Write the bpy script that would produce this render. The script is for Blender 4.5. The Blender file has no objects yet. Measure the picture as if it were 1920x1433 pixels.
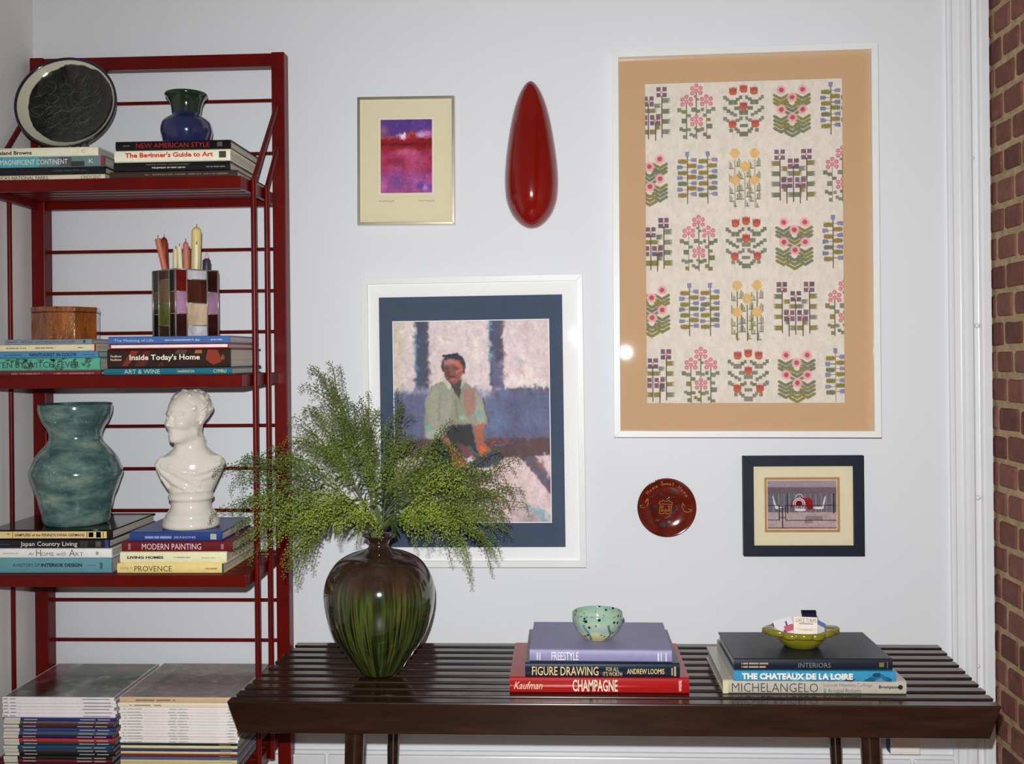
import bpy, bmesh, math, random
import numpy as np
from mathutils import Matrix, Vector

# ---------------------------------------------------------------- scene, camera, light
SC = bpy.context.scene
COL = SC.collection
rng = random.Random(7)
PI = math.pi
SC.view_settings.view_transform = 'Standard'
SC.view_settings.look = 'None'
SC.view_settings.gamma = 1.0
SC.view_settings.use_curve_mapping = False
SC.view_settings.exposure = 0.0

CAM = Vector((0.0, -2.6, 1.035))
yaw, roll = 0.050, 0.010
fwd = Vector((-math.sin(yaw), math.cos(yaw), 0))
rt0 = Vector((math.cos(yaw), math.sin(yaw), 0)); up0 = Vector((0, 0, 1))
rt = rt0 * math.cos(roll) - up0 * math.sin(roll)
up = up0 * math.cos(roll) + rt0 * math.sin(roll)
cd = bpy.data.cameras.new('camera'); cam = bpy.data.objects.new('camera', cd); COL.objects.link(cam)
cam.matrix_world = Matrix(((rt.x, up.x, -fwd.x, CAM.x), (rt.y, up.y, -fwd.y, CAM.y), (rt.z, up.z, -fwd.z, CAM.z), (0, 0, 0, 1)))
cd.sensor_width = 36.0; cd.sensor_fit = 'HORIZONTAL'
cd.lens = 1975.0 * 36.0 / 1920.0
cd.shift_y = -47.0 / 1920.0
cd.clip_start = 0.05
SC.camera = cam

w = bpy.data.worlds.new('world'); SC.world = w; w.use_nodes = True
bg = w.node_tree.nodes['Background']; bg.inputs[0].default_value = (0.97, 1.0, 0.95, 1); bg.inputs[1].default_value = 0.085

ld = bpy.data.lights.new('camera_flash', 'SPOT'); flash = bpy.data.objects.new('camera_flash', ld); COL.objects.link(flash)
flash.location = CAM + Vector((-0.025, 0.0, 0.10))
aim = Vector((0.45, 0.0, 0.80)) - flash.location
flash.rotation_euler = aim.to_track_quat('-Z', 'Y').to_euler()
ld.energy = 218.0; ld.color = (0.985, 0.99, 1.0); ld.shadow_soft_size = 0.012
ld.spot_size = math.radians(124); ld.spot_blend = 1.0

# ---------------------------------------------------------------- helpers
def s2l(v):
    v = v / 255.0
    return v / 12.92 if v <= 0.04045 else ((v + 0.055) / 1.055) ** 2.4
K = 0.78
def C(r, g, b, k=None):
    k = (K if k is None else k) * 1.08
    return tuple(min(0.92, s2l(x) / k) for x in (r, g, b)) + (1.0,)

MATS = {}
class NM:
    def __init__(self, name):
        self.m = bpy.data.materials.new(name); self.m.use_nodes = True
        self.nt = self.m.node_tree; self.b = self.nt.nodes['Principled BSDF']
    def n(self, t, **kw):
        nd = self.nt.nodes.new(t)
        for k, v in kw.items():
            if k.startswith('i_'): nd.inputs[k[2:].replace('_', ' ')].default_value = v
            else: setattr(nd, k, v)
        return nd
    def l(self, a, b): self.nt.links.new(a, b)
    def coord(self, kind='Object', scale=(1, 1, 1)):
        tc = self.n('ShaderNodeTexCoord'); mp = self.n('ShaderNodeMapping'); mp.inputs['Scale'].default_value = scale
        self.l(tc.outputs[kind], mp.inputs[0]); return mp.outputs[0]
    def noise(self, vec, scale, detail=4, rough=.55):
        nd = self.n('ShaderNodeTexNoise'); nd.inputs['Scale'].default_value = scale; nd.inputs['Detail'].default_value = detail
        nd.inputs['Roughness'].default_value = rough
        if vec is not None: self.l(vec, nd.inputs['Vector'])
        return nd.outputs['Fac']
    def ramp(self, fac, stops, interp='LINEAR'):
        r = self.n('ShaderNodeValToRGB'); r.color_ramp.interpolation = interp
        els = r.color_ramp.elements
        while len(els) < len(stops): els.new(0.5)
        for e, (p, c) in zip(els, stops): e.position = p; e.color = c
        self.l(fac, r.inputs[0]); return r.outputs[0]
    def mix(self, fac, a, b):
        nd = self.n('ShaderNodeMix', data_type='RGBA')
        if isinstance(fac, float): nd.inputs[0].default_value = fac
        else: self.l(fac, nd.inputs[0])
        for i, v in ((6, a), (7, b)):
            if isinstance(v, tuple): nd.inputs[i].default_value = v
            else: self.l(v, nd.inputs[i])
        return nd.outputs[2]
    def math(self, op, a, b=0.0):
        nd = self.n('ShaderNodeMath', operation=op)
        for i, v in enumerate((a, b)):
            if isinstance(v, (int, float)): nd.inputs[i].default_value = v
            else: self.l(v, nd.inputs[i])
        return nd.outputs[0]
    def bump(self, h, strength=.3, dist=.002):
        nd = self.n('ShaderNodeBump'); nd.inputs['Strength'].default_value = strength; nd.inputs['Distance'].default_value = dist
        self.l(h, nd.inputs['Height']); self.l(nd.outputs[0], self.b.inputs['Normal'])
    def base(self, c):
        if isinstance(c, tuple): self.b.inputs['Base Color'].default_value = c
        else: self.l(c, self.b.inputs['Base Color'])
    def props(self, rough=.5, spec=.5, metal=0., coat=0.):
        self.b.inputs['Roughness'].default_value = rough; self.b.inputs['Specular IOR Level'].default_value = spec
        self.b.inputs['Metallic'].default_value = metal; self.b.inputs['Coat Weight'].default_value = coat
        self.b.inputs['Coat Roughness'].default_value = .03

def M(name, col=None, rough=.5, spec=.5, metal=0., coat=0., var=.06, nscale=60., bump=0.0):
    """plain coloured material with a slight procedural variation"""
    if name in MATS: return MATS[name]
    nm = NM(name); v = nm.coord(); f = nm.noise(v, nscale, 3)
    a = tuple(x * (1 - var) for x in col[:3]) + (1,); b = tuple(min(1, x * (1 + var)) for x in col[:3]) + (1,)
    nm.base(nm.ramp(f, [(.3, a), (.7, b)])); nm.props(rough, spec, metal, coat)
    if bump: nm.bump(f, bump, .001)
    MATS[name] = nm.m; return nm.m

def attr_mat(name, rough=.6, spec=.3, coat=0.):
    if name in MATS: return MATS[name]
    nm = NM(name); a = nm.n('ShaderNodeVertexColor'); a.layer_name = 'paint'
    nm.base(a.outputs['Color']); nm.props(rough, spec, 0, coat); MATS[name] = nm.m; return nm.m

class MB:
    """collects vertices and faces"""
    def __init__(self): self.v = []; self.f = []
    def add(self, vs, fs):
        o = len(self.v); self.v += [tuple(p) for p in vs]; self.f += [tuple(i + o for i in f) for f in fs]; return self
    def box(self, x0, x1, y0, y1, z0, z1):
        return self.add([(x0, y0, z0), (x1, y0, z0), (x1, y1, z0), (x0, y1, z0), (x0, y0, z1), (x1, y0, z1), (x1, y1, z1), (x0, y1, z1)],
                        [(0, 3, 2, 1), (4, 5, 6, 7), (0, 1, 5, 4), (1, 2, 6, 5), (2, 3, 7, 6), (3, 0, 4, 7)])
    def hexa(self, p):
        return self.add(p, [(0, 3, 2, 1), (4, 5, 6, 7), (0, 1, 5, 4), (1, 2, 6, 5), (2, 3, 7, 6), (3, 0, 4, 7)])
    def lathe(self, prof, n=48, cap0=True, cap1=False, wob=None):
        o = len(self.v); k = len(prof)
        for i, (r, z) in enumerate(prof):
            for j in range(n):
                a = 2 * PI * j / n; rr = r * (wob(a, z) if wob else 1)
                self.v.append((rr * math.cos(a), rr * math.sin(a), z))
        for i in range(k - 1):
            for j in range(n):
                j2 = (j + 1) % n
                self.f.append((o + i * n + j, o + i * n + j2, o + (i + 1) * n + j2, o + (i + 1) * n + j))
        if cap0: self.f.append(tuple(o + j for j in reversed(range(n))))
        if cap1: self.f.append(tuple(o + (k - 1) * n + j for j in range(n)))
        return self
    def tube(self, pts, r, n=8, cap=True):
        pts = [Vector(p) for p in pts]; o = len(self.v); m = len(pts)
        rs = r if isinstance(r, (list, tuple)) else [r] * m
        prev = None
        for i, p in enumerate(pts):
            t = (pts[min(i + 1, m - 1)] - pts[max(i - 1, 0)]).normalized()
            if prev is None:
                a = Vector((0, 0, 1)) if abs(t.z) < .9 else Vector((1, 0, 0)); u = t.cross(a).normalized()
            else:
                u = (prev - t * prev.dot(t)).normalized()
            prev = u; q = t.cross(u)
            for j in range(n):
                an = 2 * PI * j / n; self.v.append(tuple(p + (u * math.cos(an) + q * math.sin(an)) * rs[i]))
        for i in range(m - 1):
            for j in range(n):
                j2 = (j + 1) % n
                self.f.append((o + i * n + j, o + i * n + j2, o + (i + 1) * n + j2, o + (i + 1) * n + j))
        if cap:
            self.f.append(tuple(o + j for j in reversed(range(n)))); self.f.append(tuple(o + (m - 1) * n + j for j in range(n)))
        return self
    def prism(self, poly, axis, a0, a1):
        """poly: 2-D points; axis 'y' -> (x,z) polygon from y=a0 to a1; 'z' -> (x,y) polygon"""
        n = len(poly)
        if axis == 'y': vs = [(p[0], a0, p[1]) for p in poly] + [(p[0], a1, p[1]) for p in poly]
        elif axis == 'z': vs = [(p[0], p[1], a0) for p in poly] + [(p[0], p[1], a1) for p in poly]
        else: vs = [(a0, p[0], p[1]) for p in poly] + [(a1, p[0], p[1]) for p in poly]
        fs = [tuple(range(n)), tuple(reversed(range(n, 2 * n)))] + [(i, (i + n), (i + 1) % n + n, (i + 1) % n) for i in range(n)]
        return self.add(vs, fs)
    def mesh(self, name, smooth=False):
        me = bpy.data.meshes.new(name); me.from_pydata(self.v, [], self.f)
        bm = bmesh.new(); bm.from_mesh(me); bmesh.ops.recalc_face_normals(bm, faces=bm.faces); bm.to_mesh(me); bm.free()
        if smooth:
            me.polygons.foreach_set('use_smooth', [True] * len(me.polygons))
        me.update(); return me

def mk(name, mb, mat, parent=None, loc=(0, 0, 0), rz=0., smooth=False, bevel=0., seg=2, sharp=None):
    me = mb if isinstance(mb, bpy.types.Mesh) else mb.mesh(name, smooth)
    o = bpy.data.objects.new(name, me); COL.objects.link(o)
    if mat and not me.materials: me.materials.append(mat)
    if sharp is not None: me.set_sharp_from_angle(angle=math.radians(sharp))
    o.parent = parent; o.location = loc
    if rz: o.rotation_euler = (0, 0, rz)
    if bevel:
        b = o.modifiers.new('bevel', 'BEVEL'); b.width = bevel; b.segments = seg; b.limit_method = 'ANGLE'
        b.angle_limit = math.radians(40)
    return o
def tag(o, label=None, cat=None, group=None, kind=None):
    if label: o['label'] = label
    if cat: o['category'] = cat
    if group: o['group'] = group
    if kind: o['kind'] = kind
    return o
def thing(name, label, cat, loc, rz=0., group=None):
    o = bpy.data.objects.new(name, None); COL.objects.link(o); o.empty_display_size = .02
    o.location = loc; o.rotation_euler = (0, 0, rz); return tag(o, label, cat, group)
def box(x0, x1, y0, y1, z0, z1): return MB().box(x0, x1, y0, y1, z0, z1)

# ---- text to mesh (built-in font) ------------------------------------------------
TXT = {}
def text_data(s, bold=0.0):
    key = (s, bold)
    if key in TXT: return TXT[key]
    cu = bpy.data.curves.new('lettering', 'FONT'); cu.body = s; cu.resolution_u = 2; cu.offset = bold; cu.fill_mode = 'FRONT'
    o = bpy.data.objects.new('lettering', cu); COL.objects.link(o)
    dg = bpy.context.evaluated_depsgraph_get(); me = bpy.data.meshes.new_from_object(o.evaluated_get(dg))
    v = np.array([p.co[:] for p in me.vertices]).reshape(-1, 3); f = [tuple(p.vertices) for p in me.polygons]
    bpy.data.objects.remove(o); bpy.data.curves.remove(cu); bpy.data.meshes.remove(me)
    TXT[key] = (v, f); return TXT[key]
def text_fit(mb, s, x0, x1, z0, z1, y, bold=0., shear=0.):
    """fit text into the rectangle x0..x1, z0..z1 on a plane facing -y"""
    v, f = text_data(s, bold)
    if len(v) == 0: return
    a, b = v.min(0), v.max(0); k = (v - a) / np.maximum(b - a, 1e-6)
    xs = x0 + k[:, 0] * (x1 - x0) + shear * (k[:, 1] - .5) * (z1 - z0); zs = z0 + k[:, 1] * (z1 - z0)
    mb.add([(p, y, q) for p, q in zip(xs, zs)], f)

# ---- painted grids ----------------------------------------------------------------
def vnoise(h, w, cells, seed, aspect=1.0):
    r = np.random.RandomState(seed); gy = max(2, int(cells * aspect)); gx = max(2, int(cells))
    g = r.rand(gy + 2, gx + 2); y = np.linspace(0, gy, h); x = np.linspace(0, gx, w)
    yi = y.astype(int); xi = x.astype(int); fy = (y - yi)[:, None]; fx = (x - xi)[None]
    fy = fy * fy * (3 - 2 * fy); fx = fx * fx * (3 - 2 * fx)
    A = g[yi][:, xi]; B = g[yi][:, xi + 1]; Cc = g[yi + 1][:, xi]; D = g[yi + 1][:, xi + 1]
    return (A * (1 - fx) + B * fx) * (1 - fy) + (Cc * (1 - fx) + D * fx) * fy
class Canvas:
    """numpy canvas in sRGB 0-255; coordinates in the units of the given window"""
    def __init__(self, x0, x1, y0, y1, w, h, bgc, warp=0., seed=1):
        self.w, self.h = w, h; self.a = np.zeros((h, w, 3)); self.a[:] = bgc
        X, Y = np.meshgrid(np.linspace(x0, x1, w), np.linspace(y0, y1, h))
        if warp:
            X = X + (vnoise(h, w, 22, seed) - .5) * warp + (vnoise(h, w, 70, seed + 1) - .5) * warp * .6
            Y = Y + (vnoise(h, w, 22, seed + 2) - .5) * warp + (vnoise(h, w, 70, seed + 3) - .5) * warp * .6
        self.X, self.Y = X, Y
    def put(self, m, c, al=1.0):
        if m.dtype == bool: m = m.astype(float)
        m = (m * al)[..., None]; self.a = self.a * (1 - m) + np.array(c, float) * m
    def rect(self, x0, y0, x1, y1, c, al=1.): self.put((self.X >= x0) & (self.X < x1) & (self.Y >= y0) & (self.Y < y1), c, al)
    def ell(self, cx, cy, rx, ry, c, al=1., soft=0.):
        d = np.sqrt(((self.X - cx) / rx) ** 2 + ((self.Y - cy) / ry) ** 2)
        self.put(np.clip((1 - d) / soft, 0, 1) if soft else d < 1, c, al)
    def ring(self, cx, cy, r, t, c, al=1., y1=1e9):
        d = np.hypot(self.X - cx, self.Y - cy); self.put((abs(d - r) < t) & (self.Y < y1), c, al)
    def poly(self, pts, c, al=1.):
        m = np.zeros(self.X.shape, bool); n = len(pts)
        for i in range(n):
            (xa, ya), (xb, yb) = pts[i], pts[(i + 1) % n]
            if ya == yb: continue
            cnd = (ya > self.Y) != (yb > self.Y)
            m ^= cnd & (self.X < (xb - xa) * (self.Y - ya) / (yb - ya) + xa)
        self.put(m, c, al)
    def line(self, pts, t, c, al=1.):
        for (xa, ya), (xb, yb) in zip(pts[:-1], pts[1:]):
            dx, dy = xb - xa, yb - ya; L = dx * dx + dy * dy + 1e-9
            u = np.clip(((self.X - xa) * dx + (self.Y - ya) * dy) / L, 0, 1)
            d = np.hypot(self.X - xa - u * dx, self.Y - ya - u * dy); self.put(d < t / 2, c, al)
    def blur(self, n=1):
        for _ in range(n):
            p = np.pad(self.a, ((1, 1), (1, 1), (0, 0)), 'edge'); self.a = (p[:-2, 1:-1] + p[2:, 1:-1] + p[1:-1, :-2] + p[1:-1, 2:] + 2 * p[1:-1, 1:-1]) / 6
    def dabs(self, n, ln, t, jit, seed, al=.7):
        """short brush strokes that pick up the colour under them"""
        r = np.random.RandomState(seed); YY, XX = np.mgrid[0:self.h, 0:self.w]
        for _ in range(n):
            cx, cy = r.rand() * self.w, r.rand() * self.h; an = r.choice((.3, 1.2, 1.6, 2.2)) + r.randn() * .3; L = ln * (.5 + r.rand())
            c = self.a[min(self.h - 1, int(cy)), min(self.w - 1, int(cx))] * (1 + r.randn() * jit) + r.randn(3) * jit * 40
            x0, x1, y0, y1 = [int(v) for v in (max(0, cx - L), min(self.w, cx + L + 1), max(0, cy - L), min(self.h, cy + L + 1))]
            X = XX[y0:y1, x0:x1] - cx; Y = YY[y0:y1, x0:x1] - cy; u = X * np.cos(an) + Y * np.sin(an); v = -X * np.sin(an) + Y * np.cos(an)
            m = np.clip((1 - np.abs(u) / L) * 3, 0, 1) * np.clip((1 - np.abs(v) / t) * 2, 0, 1) * al
            self.a[y0:y1, x0:x1] = self.a[y0:y1, x0:x1] * (1 - m[..., None]) + c * m[..., None]
    def grain(self, amt, cells, seed, aspect=1.):
        self.a *= (1 + (vnoise(self.h, self.w, cells, seed, aspect) - .5) * 2 * amt)[..., None]
    def tint(self, cells, seed, c, al, lo=.5, aspect=1., y0=-1e9, y1=1e9):
        m = np.clip((vnoise(self.h, self.w, cells, seed, aspect) - lo) / (1 - lo), 0, 1); self.put(m * ((self.Y >= y0) & (self.Y < y1)), c, al)
    def mesh(self, name, W, H, k=None, flat=False):
        """a grid facing -y, centred on the origin (or facing +z when flat)"""
        k = K if k is None else k; h, w = self.h, self.w
        X, Z = np.meshgrid(np.linspace(-W / 2, W / 2, w), np.linspace(H / 2, -H / 2, h))
        v = np.zeros((h * w, 3)); v[:, 0] = X.ravel()
        if flat: v[:, 1] = Z.ravel()
        else: v[:, 2] = Z.ravel()
        i = np.arange((h - 1) * (w - 1)); r, c = i // (w - 1), i % (w - 1); a = r * w + c
        f = np.stack([a, a + w, a + w + 1, a + 1], 1)
        me = bpy.data.meshes.new(name); me.vertices.add(h * w); me.vertices.foreach_set('co', v.ravel())
        me.loops.add(f.size); me.loops.foreach_set('vertex_index', f.ravel().astype(np.int32))
        me.polygons.add(len(f)); me.polygons.foreach_set('loop_start', np.arange(0, f.size, 4, dtype=np.int32))
        me.update(calc_edges=True)
        s = np.clip(self.a, 0, 255) / 255.; lin = np.where(s <= .04045, s / 12.92, ((s + .055) / 1.055) ** 2.4) / k
        col = np.ones((h * w, 4), np.float32); col[:, :3] = np.clip(lin, 0, .92).reshape(-1, 3)
        at = me.color_attributes.new('paint', 'FLOAT_COLOR', 'POINT'); at.data.foreach_set('color', col.ravel())
        return me

# ---------------------------------------------------------------- materials
def wall_paint(name, col):
    nm = NM(name); v = nm.coord('Object'); f = nm.noise(v, 3.0, 4); g = nm.noise(v, 240., 2)
    nm.base(nm.ramp(f, [(.3, tuple(x * .985 for x in col[:3]) + (1,)), (.7, col)])); nm.props(.62, .12); nm.bump(g, .08, .0006)
    return nm.m
WALL = wall_paint('white_wall_paint', (.772, .797, .826, 1))
LWALL = wall_paint('side_wall_paint', (.90, .90, .87, 1))
TRIMM = M('white_gloss_trim', (.80, .81, .83, 1), .25, .5, var=.015, nscale=8)
def red_metal():
    nm = NM('red_enamel_metal'); v = nm.coord('Object'); f = nm.noise(v, 14., 3)
    nm.base(nm.ramp(f, [(.3, C(82, 6, 2)), (.75, C(100, 11, 4))])); nm.props(.33, .24); return nm.m
RED = red_metal()
def wood_dark():
    nm = NM('dark_walnut'); v = nm.coord('Object', (2.2, 22, 22)); f = nm.noise(v, 3.0, 6, .6); v2 = nm.coord('Object', (1.5, 8, 8)); g = nm.noise(v2, 2.2, 3)
    c1 = nm.ramp(f, [(.3, C(30, 17, 12, 1.0)), (.55, C(48, 27, 18, 1.0)), (.8, C(66, 37, 24, 1.0))])
    nm.base(nm.mix(nm.ramp(g, [(.45, (0, 0, 0, 1)), (.75, (1, 1, 1, 1))]), c1, C(36, 22, 16, 1.0)))
    nm.props(.2, .5, 0, .25); nm.b.inputs['Coat Roughness'].default_value = .12; nm.bump(f, .06, .0008); return nm.m
WALNUT = wood_dark()
def page_mat(name, col):
    nm = NM(name); v = nm.coord('Object', (3, 3, 900)); f = nm.noise(v, 1.0, 2)
    nm.base(nm.ramp(f, [(.3, tuple(x * .72 for x in col[:3]) + (1,)), (.7, col)])); nm.props(.85, .2); nm.bump(f, .3, .0005); return nm.m
PAGES = page_mat('book_pages', C(196, 190, 178)); PAGES_G = page_mat('grey_pages', C(150, 148, 144))
def glass_mat():
    nm = NM('picture_glass'); nt = nm.nt; nt.nodes.remove(nm.b); out = nt.nodes['Material Output']
    tr = nm.n('ShaderNodeBsdfTransparent'); gl = nm.n('ShaderNodeBsdfGlossy'); gl.inputs['Roughness'].default_value = .018
    fr = nm.n('ShaderNodeFresnel'); fr.inputs[0].default_value = 1.35; mx = nm.n('ShaderNodeMixShader')
    nm.l(fr.outputs[0], mx.inputs[0]); nm.l(tr.outputs[0], mx.inputs[1]); nm.l(gl.outputs[0], mx.inputs[2]); nm.l(mx.outputs[0], out.inputs[0])
    return nm.m
GLASS = glass_mat()

# ---------------------------------------------------------------- the room
XL, XR, FL, CE = -1.335, 1.030, -0.03, 2.75
tag(mk('wall_back', box(XL - .1, XR + .35, 0, .1, FL, CE), WALL), kind='structure')
tag(mk('wall_left', box(XL - .1, XL, -4.2, 0, FL, CE), LWALL), kind='structure')
def floor_mat():
    nm = NM('oak_floor'); v = nm.coord('Object', (1.2, 14, 1)); f = nm.noise(v, 3., 5)
    nm.base(nm.ramp(f, [(.3, (.20, .11, .055, 1)), (.7, (.32, .19, .10, 1))])); nm.props(.35, .5); return nm.m
FLM = floor_mat()
flo = mk('floor', box(XL - .1, XR + .3, -4.2, .1, FL - .1, FL - .004), M('floor_gap', (.06, .035, .02, 1), .8)); tag(flo, kind='structure')
k = 0
for i in range(22):
    y0 = -.001 - (i + 1) * .09
    for (xa, xb) in ((XL, -.45 + .3 * math.sin(i * 2.1)), (-.45 + .3 * math.sin(i * 2.1), XR)):
        mk('plank', box(xa + .001, xb - .001, y0, y0 + .0885, FL - .004, FL), FLM, flo)
tag(mk('plank', box(XL, XR, -4.2, -2.0, FL - .004, FL), FLM, flo), kind='stuff')

# brick wall on the right: mortar bed + single bricks
def brick_mat(name, a, b):
    nm = NM(name); v = nm.coord('Object'); f = nm.noise(v, 28., 6, .65); g = nm.noise(v, 160., 3)
    base = nm.ramp(f, [(.25, a), (.6, b), (.82, C(126, 90, 78, .62))]); nm.base(base); nm.props(.85, .2); nm.bump(g, .8, .003); return nm.m
BRK = [brick_mat('brick_red_%d' % i, C(*a, .62), C(*b, .62)) for i, (a, b) in enumerate((((84, 52, 45), (102, 64, 55)), ((74, 46, 41), (92, 57, 50)), ((90, 58, 50), (110, 72, 62))))]
nm = NM('mortar'); v_ = nm.coord('Object'); f_ = nm.noise(v_, 40., 5); nm.base(nm.ramp(f_, [(.3, C(128, 108, 82, .62)), (.7, C(156, 136, 106, .62))])); nm.props(.95, .1); nm.bump(f_, .7, .003); MORT = nm.m
wr = mk('wall_right', box(XR + .002, XR + .12, -.66, 0.0, FL, CE), MORT); tag(wr, kind='structure')
nm = NM('far_brickwork'); tcx = nm.n('ShaderNodeTexCoord'); sp = nm.n('ShaderNodeSeparateXYZ'); nm.l(tcx.outputs['Object'], sp.inputs[0]); cb = nm.n('ShaderNodeCombineXYZ')
nm.l(sp.outputs[1], cb.inputs[0]); nm.l(sp.outputs[2], cb.inputs[1]); bt = nm.n('ShaderNodeTexBrick'); nm.l(cb.outputs[0], bt.inputs[0])
bt.inputs['Color1'].default_value = C(112, 58, 50, .62); bt.inputs['Color2'].default_value = C(96, 48, 42, .62); bt.inputs['Mortar'].default_value = C(142, 122, 94, .62)
bt.inputs['Scale'].default_value = 1.; bt.inputs['Brick Width'].default_value = .105; bt.inputs['Row Height'].default_value = .0672; bt.inputs['Mortar Size'].default_value = .0075
nm.base(bt.outputs[0]); nm.props(.9, .2)
mk('far_brickwork', box(XR + .0, XR + .12, -4.2, -.66, FL, CE), nm.m, wr)
row = 0; z = FL; r2 = random.Random(3)
brick_meshes = {}
while z < 2.72:
    y = -.002; first = True
    while y > -.64:
        L = (.098 if (row + int(y * 40)) % 3 else .112) if not first else (.034 if row % 2 else .078)
        first = False
        L = min(L + r2.uniform(-.008, .008), y + .66)
        if L > .02:
            j = lambda s: r2.uniform(-s, s)
            d = -.0005 + j(.0012); h0 = z + .0075 + j(.0025); h1 = z + .0597 + j(.0025); ya = y - L + .007; yb = y - .005
            mb = MB(); x0 = XR + d; x1 = XR + .05
            # a front face with broken, slightly uneven corners
            c = .004
            pts = [(ya + c + j(.002), h0 + j(.001)), (yb - c + j(.002), h0 + j(.001)), (yb + j(.001), h0 + c + j(.002)), (yb + j(.001), h1 - c + j(.002)),
                   (yb - c + j(.002), h1 + j(.001)), ((ya + yb) / 2 + j(.01), h1 + j(.0015)), (ya + c + j(.002), h1 + j(.001)), (ya + j(.001), h1 - c), (ya + j(.001), h0 + c)]
            n = len(pts)
            ins = [((p[0] - (ya + yb) / 2) * .93 + (ya + yb) / 2, (p[1] - (h0 + h1) / 2) * .9 + (h0 + h1) / 2) for p in pts]
            vs = [(x0 - .0022, p[0], p[1]) for p in ins] + [(x0 + .002, p[0], p[1]) for p in pts] + [(x1, p[0], p[1]) for p in pts]
            fs = [tuple(range(n))] + [(i, (i + 1) % n, (i + 1) % n + n, i + n) for i in range(n)] + [(i + n, (i + 1) % n + n, (i + 1) % n + 2 * n, i + 2 * n) for i in range(n)]
            mb.add(vs, fs); mk('brick', mb, BRK[r2.randrange(3)], wr)
        y -= L + .004
    z += .0672; row += 1

# door-casing style trim beside the brick
prof = [(.928, 0), (.928, -.010), (.932, -.013), (.938, -.013), (.941, -.007), (.957, -.007), (.961, -.016), (.968, -.021), (.979, -.021), (.984, -.016), (.986, -.006), (.999, -.006),
        (1.001, -.018), (1.006, -.021), (1.0235, -.021), (1.0235, 0)]
t1 = mk('trim_1', MB().prism(prof, 'z', FL, CE), TRIMM, bevel=.0012); tag(t1, kind='structure')
for (bx, bz) in ((.984, 1.503), (.992, 1.099), (.990, .685), (.985, .279)):
    mb = MB(); mb.lathe([(.0001, .006), (.003, .0055), (.0055, .003), (.006, 0)], 12, False, True)
    o = mk('paint_blob', mb, TRIMM, t1, smooth=True); o.location = (bx, -.011, bz); o.rotation_euler = (PI / 2, 0, 0)
# low white boards along the foot of the wall
bb = mk('baseboard_back', box(XL, .928, -.010, 0, FL, .062), TRIMM); tag(bb, kind='structure')
for xa, xb in ((XL + .001, -.6025), (-.5945, .8235), (.8305, .926)):
    mk('board', box(xa, xb, -.022, -.010, FL, .055), TRIMM, bb, bevel=.003)
# surface-mounted socket box low on the wall
ob = thing('outlet_box', 'cream surface-mounted socket box low on the wall behind the right bench legs', 'outlet', (.806, 0, .072))
mk('box_body', box(-.035, .035, -.034, -.0005, 0, .075), M('cream_plastic', C(226, 223, 214), .4, .5), ob, bevel=.003)
mk('cover_plate', box(-.030, .030, -.0365, -.033, .006, .070), M('cream_plastic'), ob, bevel=.0015)
mk('side_shade_strip', box(-.0375, -.034, -.030, -.006, .004, .072), M('blue_side_shade', C(70, 88, 120), .5), ob)  # thin strip that puts the dark blue shade of the box's side into colour

# ---------------------------------------------------------------- slatted bench
ben = thing('slat_bench', 'long low dark walnut slatted bench with splayed ends by the white wall', 'bench', (.09, -.32, FL))
bo = Vector((.09, -.32, FL))
def board(name, y0, y1, zt, zb, slant, dx):
    xl, xr = -.679 + dx, .831 + dx
    p = [(xl + slant, y0, zb), (xr - slant, y0, zb), (xr - slant, y1, zb), (xl + slant, y1, zb), (xl, y0, zt), (xr, y0, zt), (xr, y1, zt), (xl, y1, zt)]
    p = [(a - bo.x, b - bo.y, c - bo.z) for a, b, c in p]
    return mk(name, MB().hexa(p), WALNUT, ben, bevel=.003)
NS = 10; y_f = -.537; pitch = (.437 - .030) / (NS - 1)
for i in range(NS):
    y0 = y_f + i * pitch
    if i == 0: board('front_rail', y0, y0 + .030, .3555, .292, .023, 0)
    elif i == NS - 1: board('rear_rail', y0, y0 + .030, .3550, .292, .023, .031)
    else: board('slat', y0, y0 + .029, .3550, .325, .012, .031 * i / (NS - 1))
for x in (-.42, .10, .60):
    mk('crossbar', box(x - .022 - bo.x, x + .022 - bo.x, y_f + .030 - bo.y, -.132 - bo.y, .296 - bo.z, .3252 - bo.z), WALNUT, ben, bevel=.002)
for (x, y, rt_) in ((-.433, -.475, .0205), (.596, -.475, .0200), (-.403, -.165, .0165), (.603, -.165, .0165)):
    mb = MB(); sx = -.012 if x < 0 else .012; sy = -.01 if y < -.3 else .01
    mb.tube([(x - bo.x, y - bo.y, .297 - bo.z), (x + sx * .3 - bo.x, y + sy * .3 - bo.y, .2 - bo.z), (x + sx - bo.x, y + sy - bo.y, 0.0)], [rt_, rt_ * .93, rt_ * .6], 16)
    mk('leg', mb, WALNUT, ben, smooth=True, sharp=40)

# ---------------------------------------------------------------- red metal bookshelf
SH = thing('bookshelf', 'tall red enamelled metal bookshelf with rod sides in the left corner', 'bookshelf', (-1.0, -.03, FL))
so = Vector((-1.0, -.03, FL))
def sbox(name, x0, x1, y0, y1, z0, z1, par=SH, bev=.002):
    return mk(name, box(x0 - so.x, x1 - so.x, y0 - so.y, y1 - so.y, z0 - so.z, z1 - so.z), RED, par, bevel=bev)
def srod(name, pts, r=.0048):
    return mk(name, MB().tube([tuple(Vector(p) - so) for p in pts], r, 10), RED, SH, smooth=True, sharp=50)
sbox('upright', -.713, -.681, -.046, -.006, FL, 1.790); sbox('upright', -1.321, -1.287, -.046, -.006, FL, 1.790)
sbox('top_rail', -1.287, -.713, -.044, -.010, 1.756, 1.788)
for z in (1.676, 1.545, 1.308, 1.205, 1.104, .872, .766, .662, .4395, .340, .239):
    srod('back_rod', [(-1.288, -.026, z), (-.712, -.026, z)], .0042)
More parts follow.
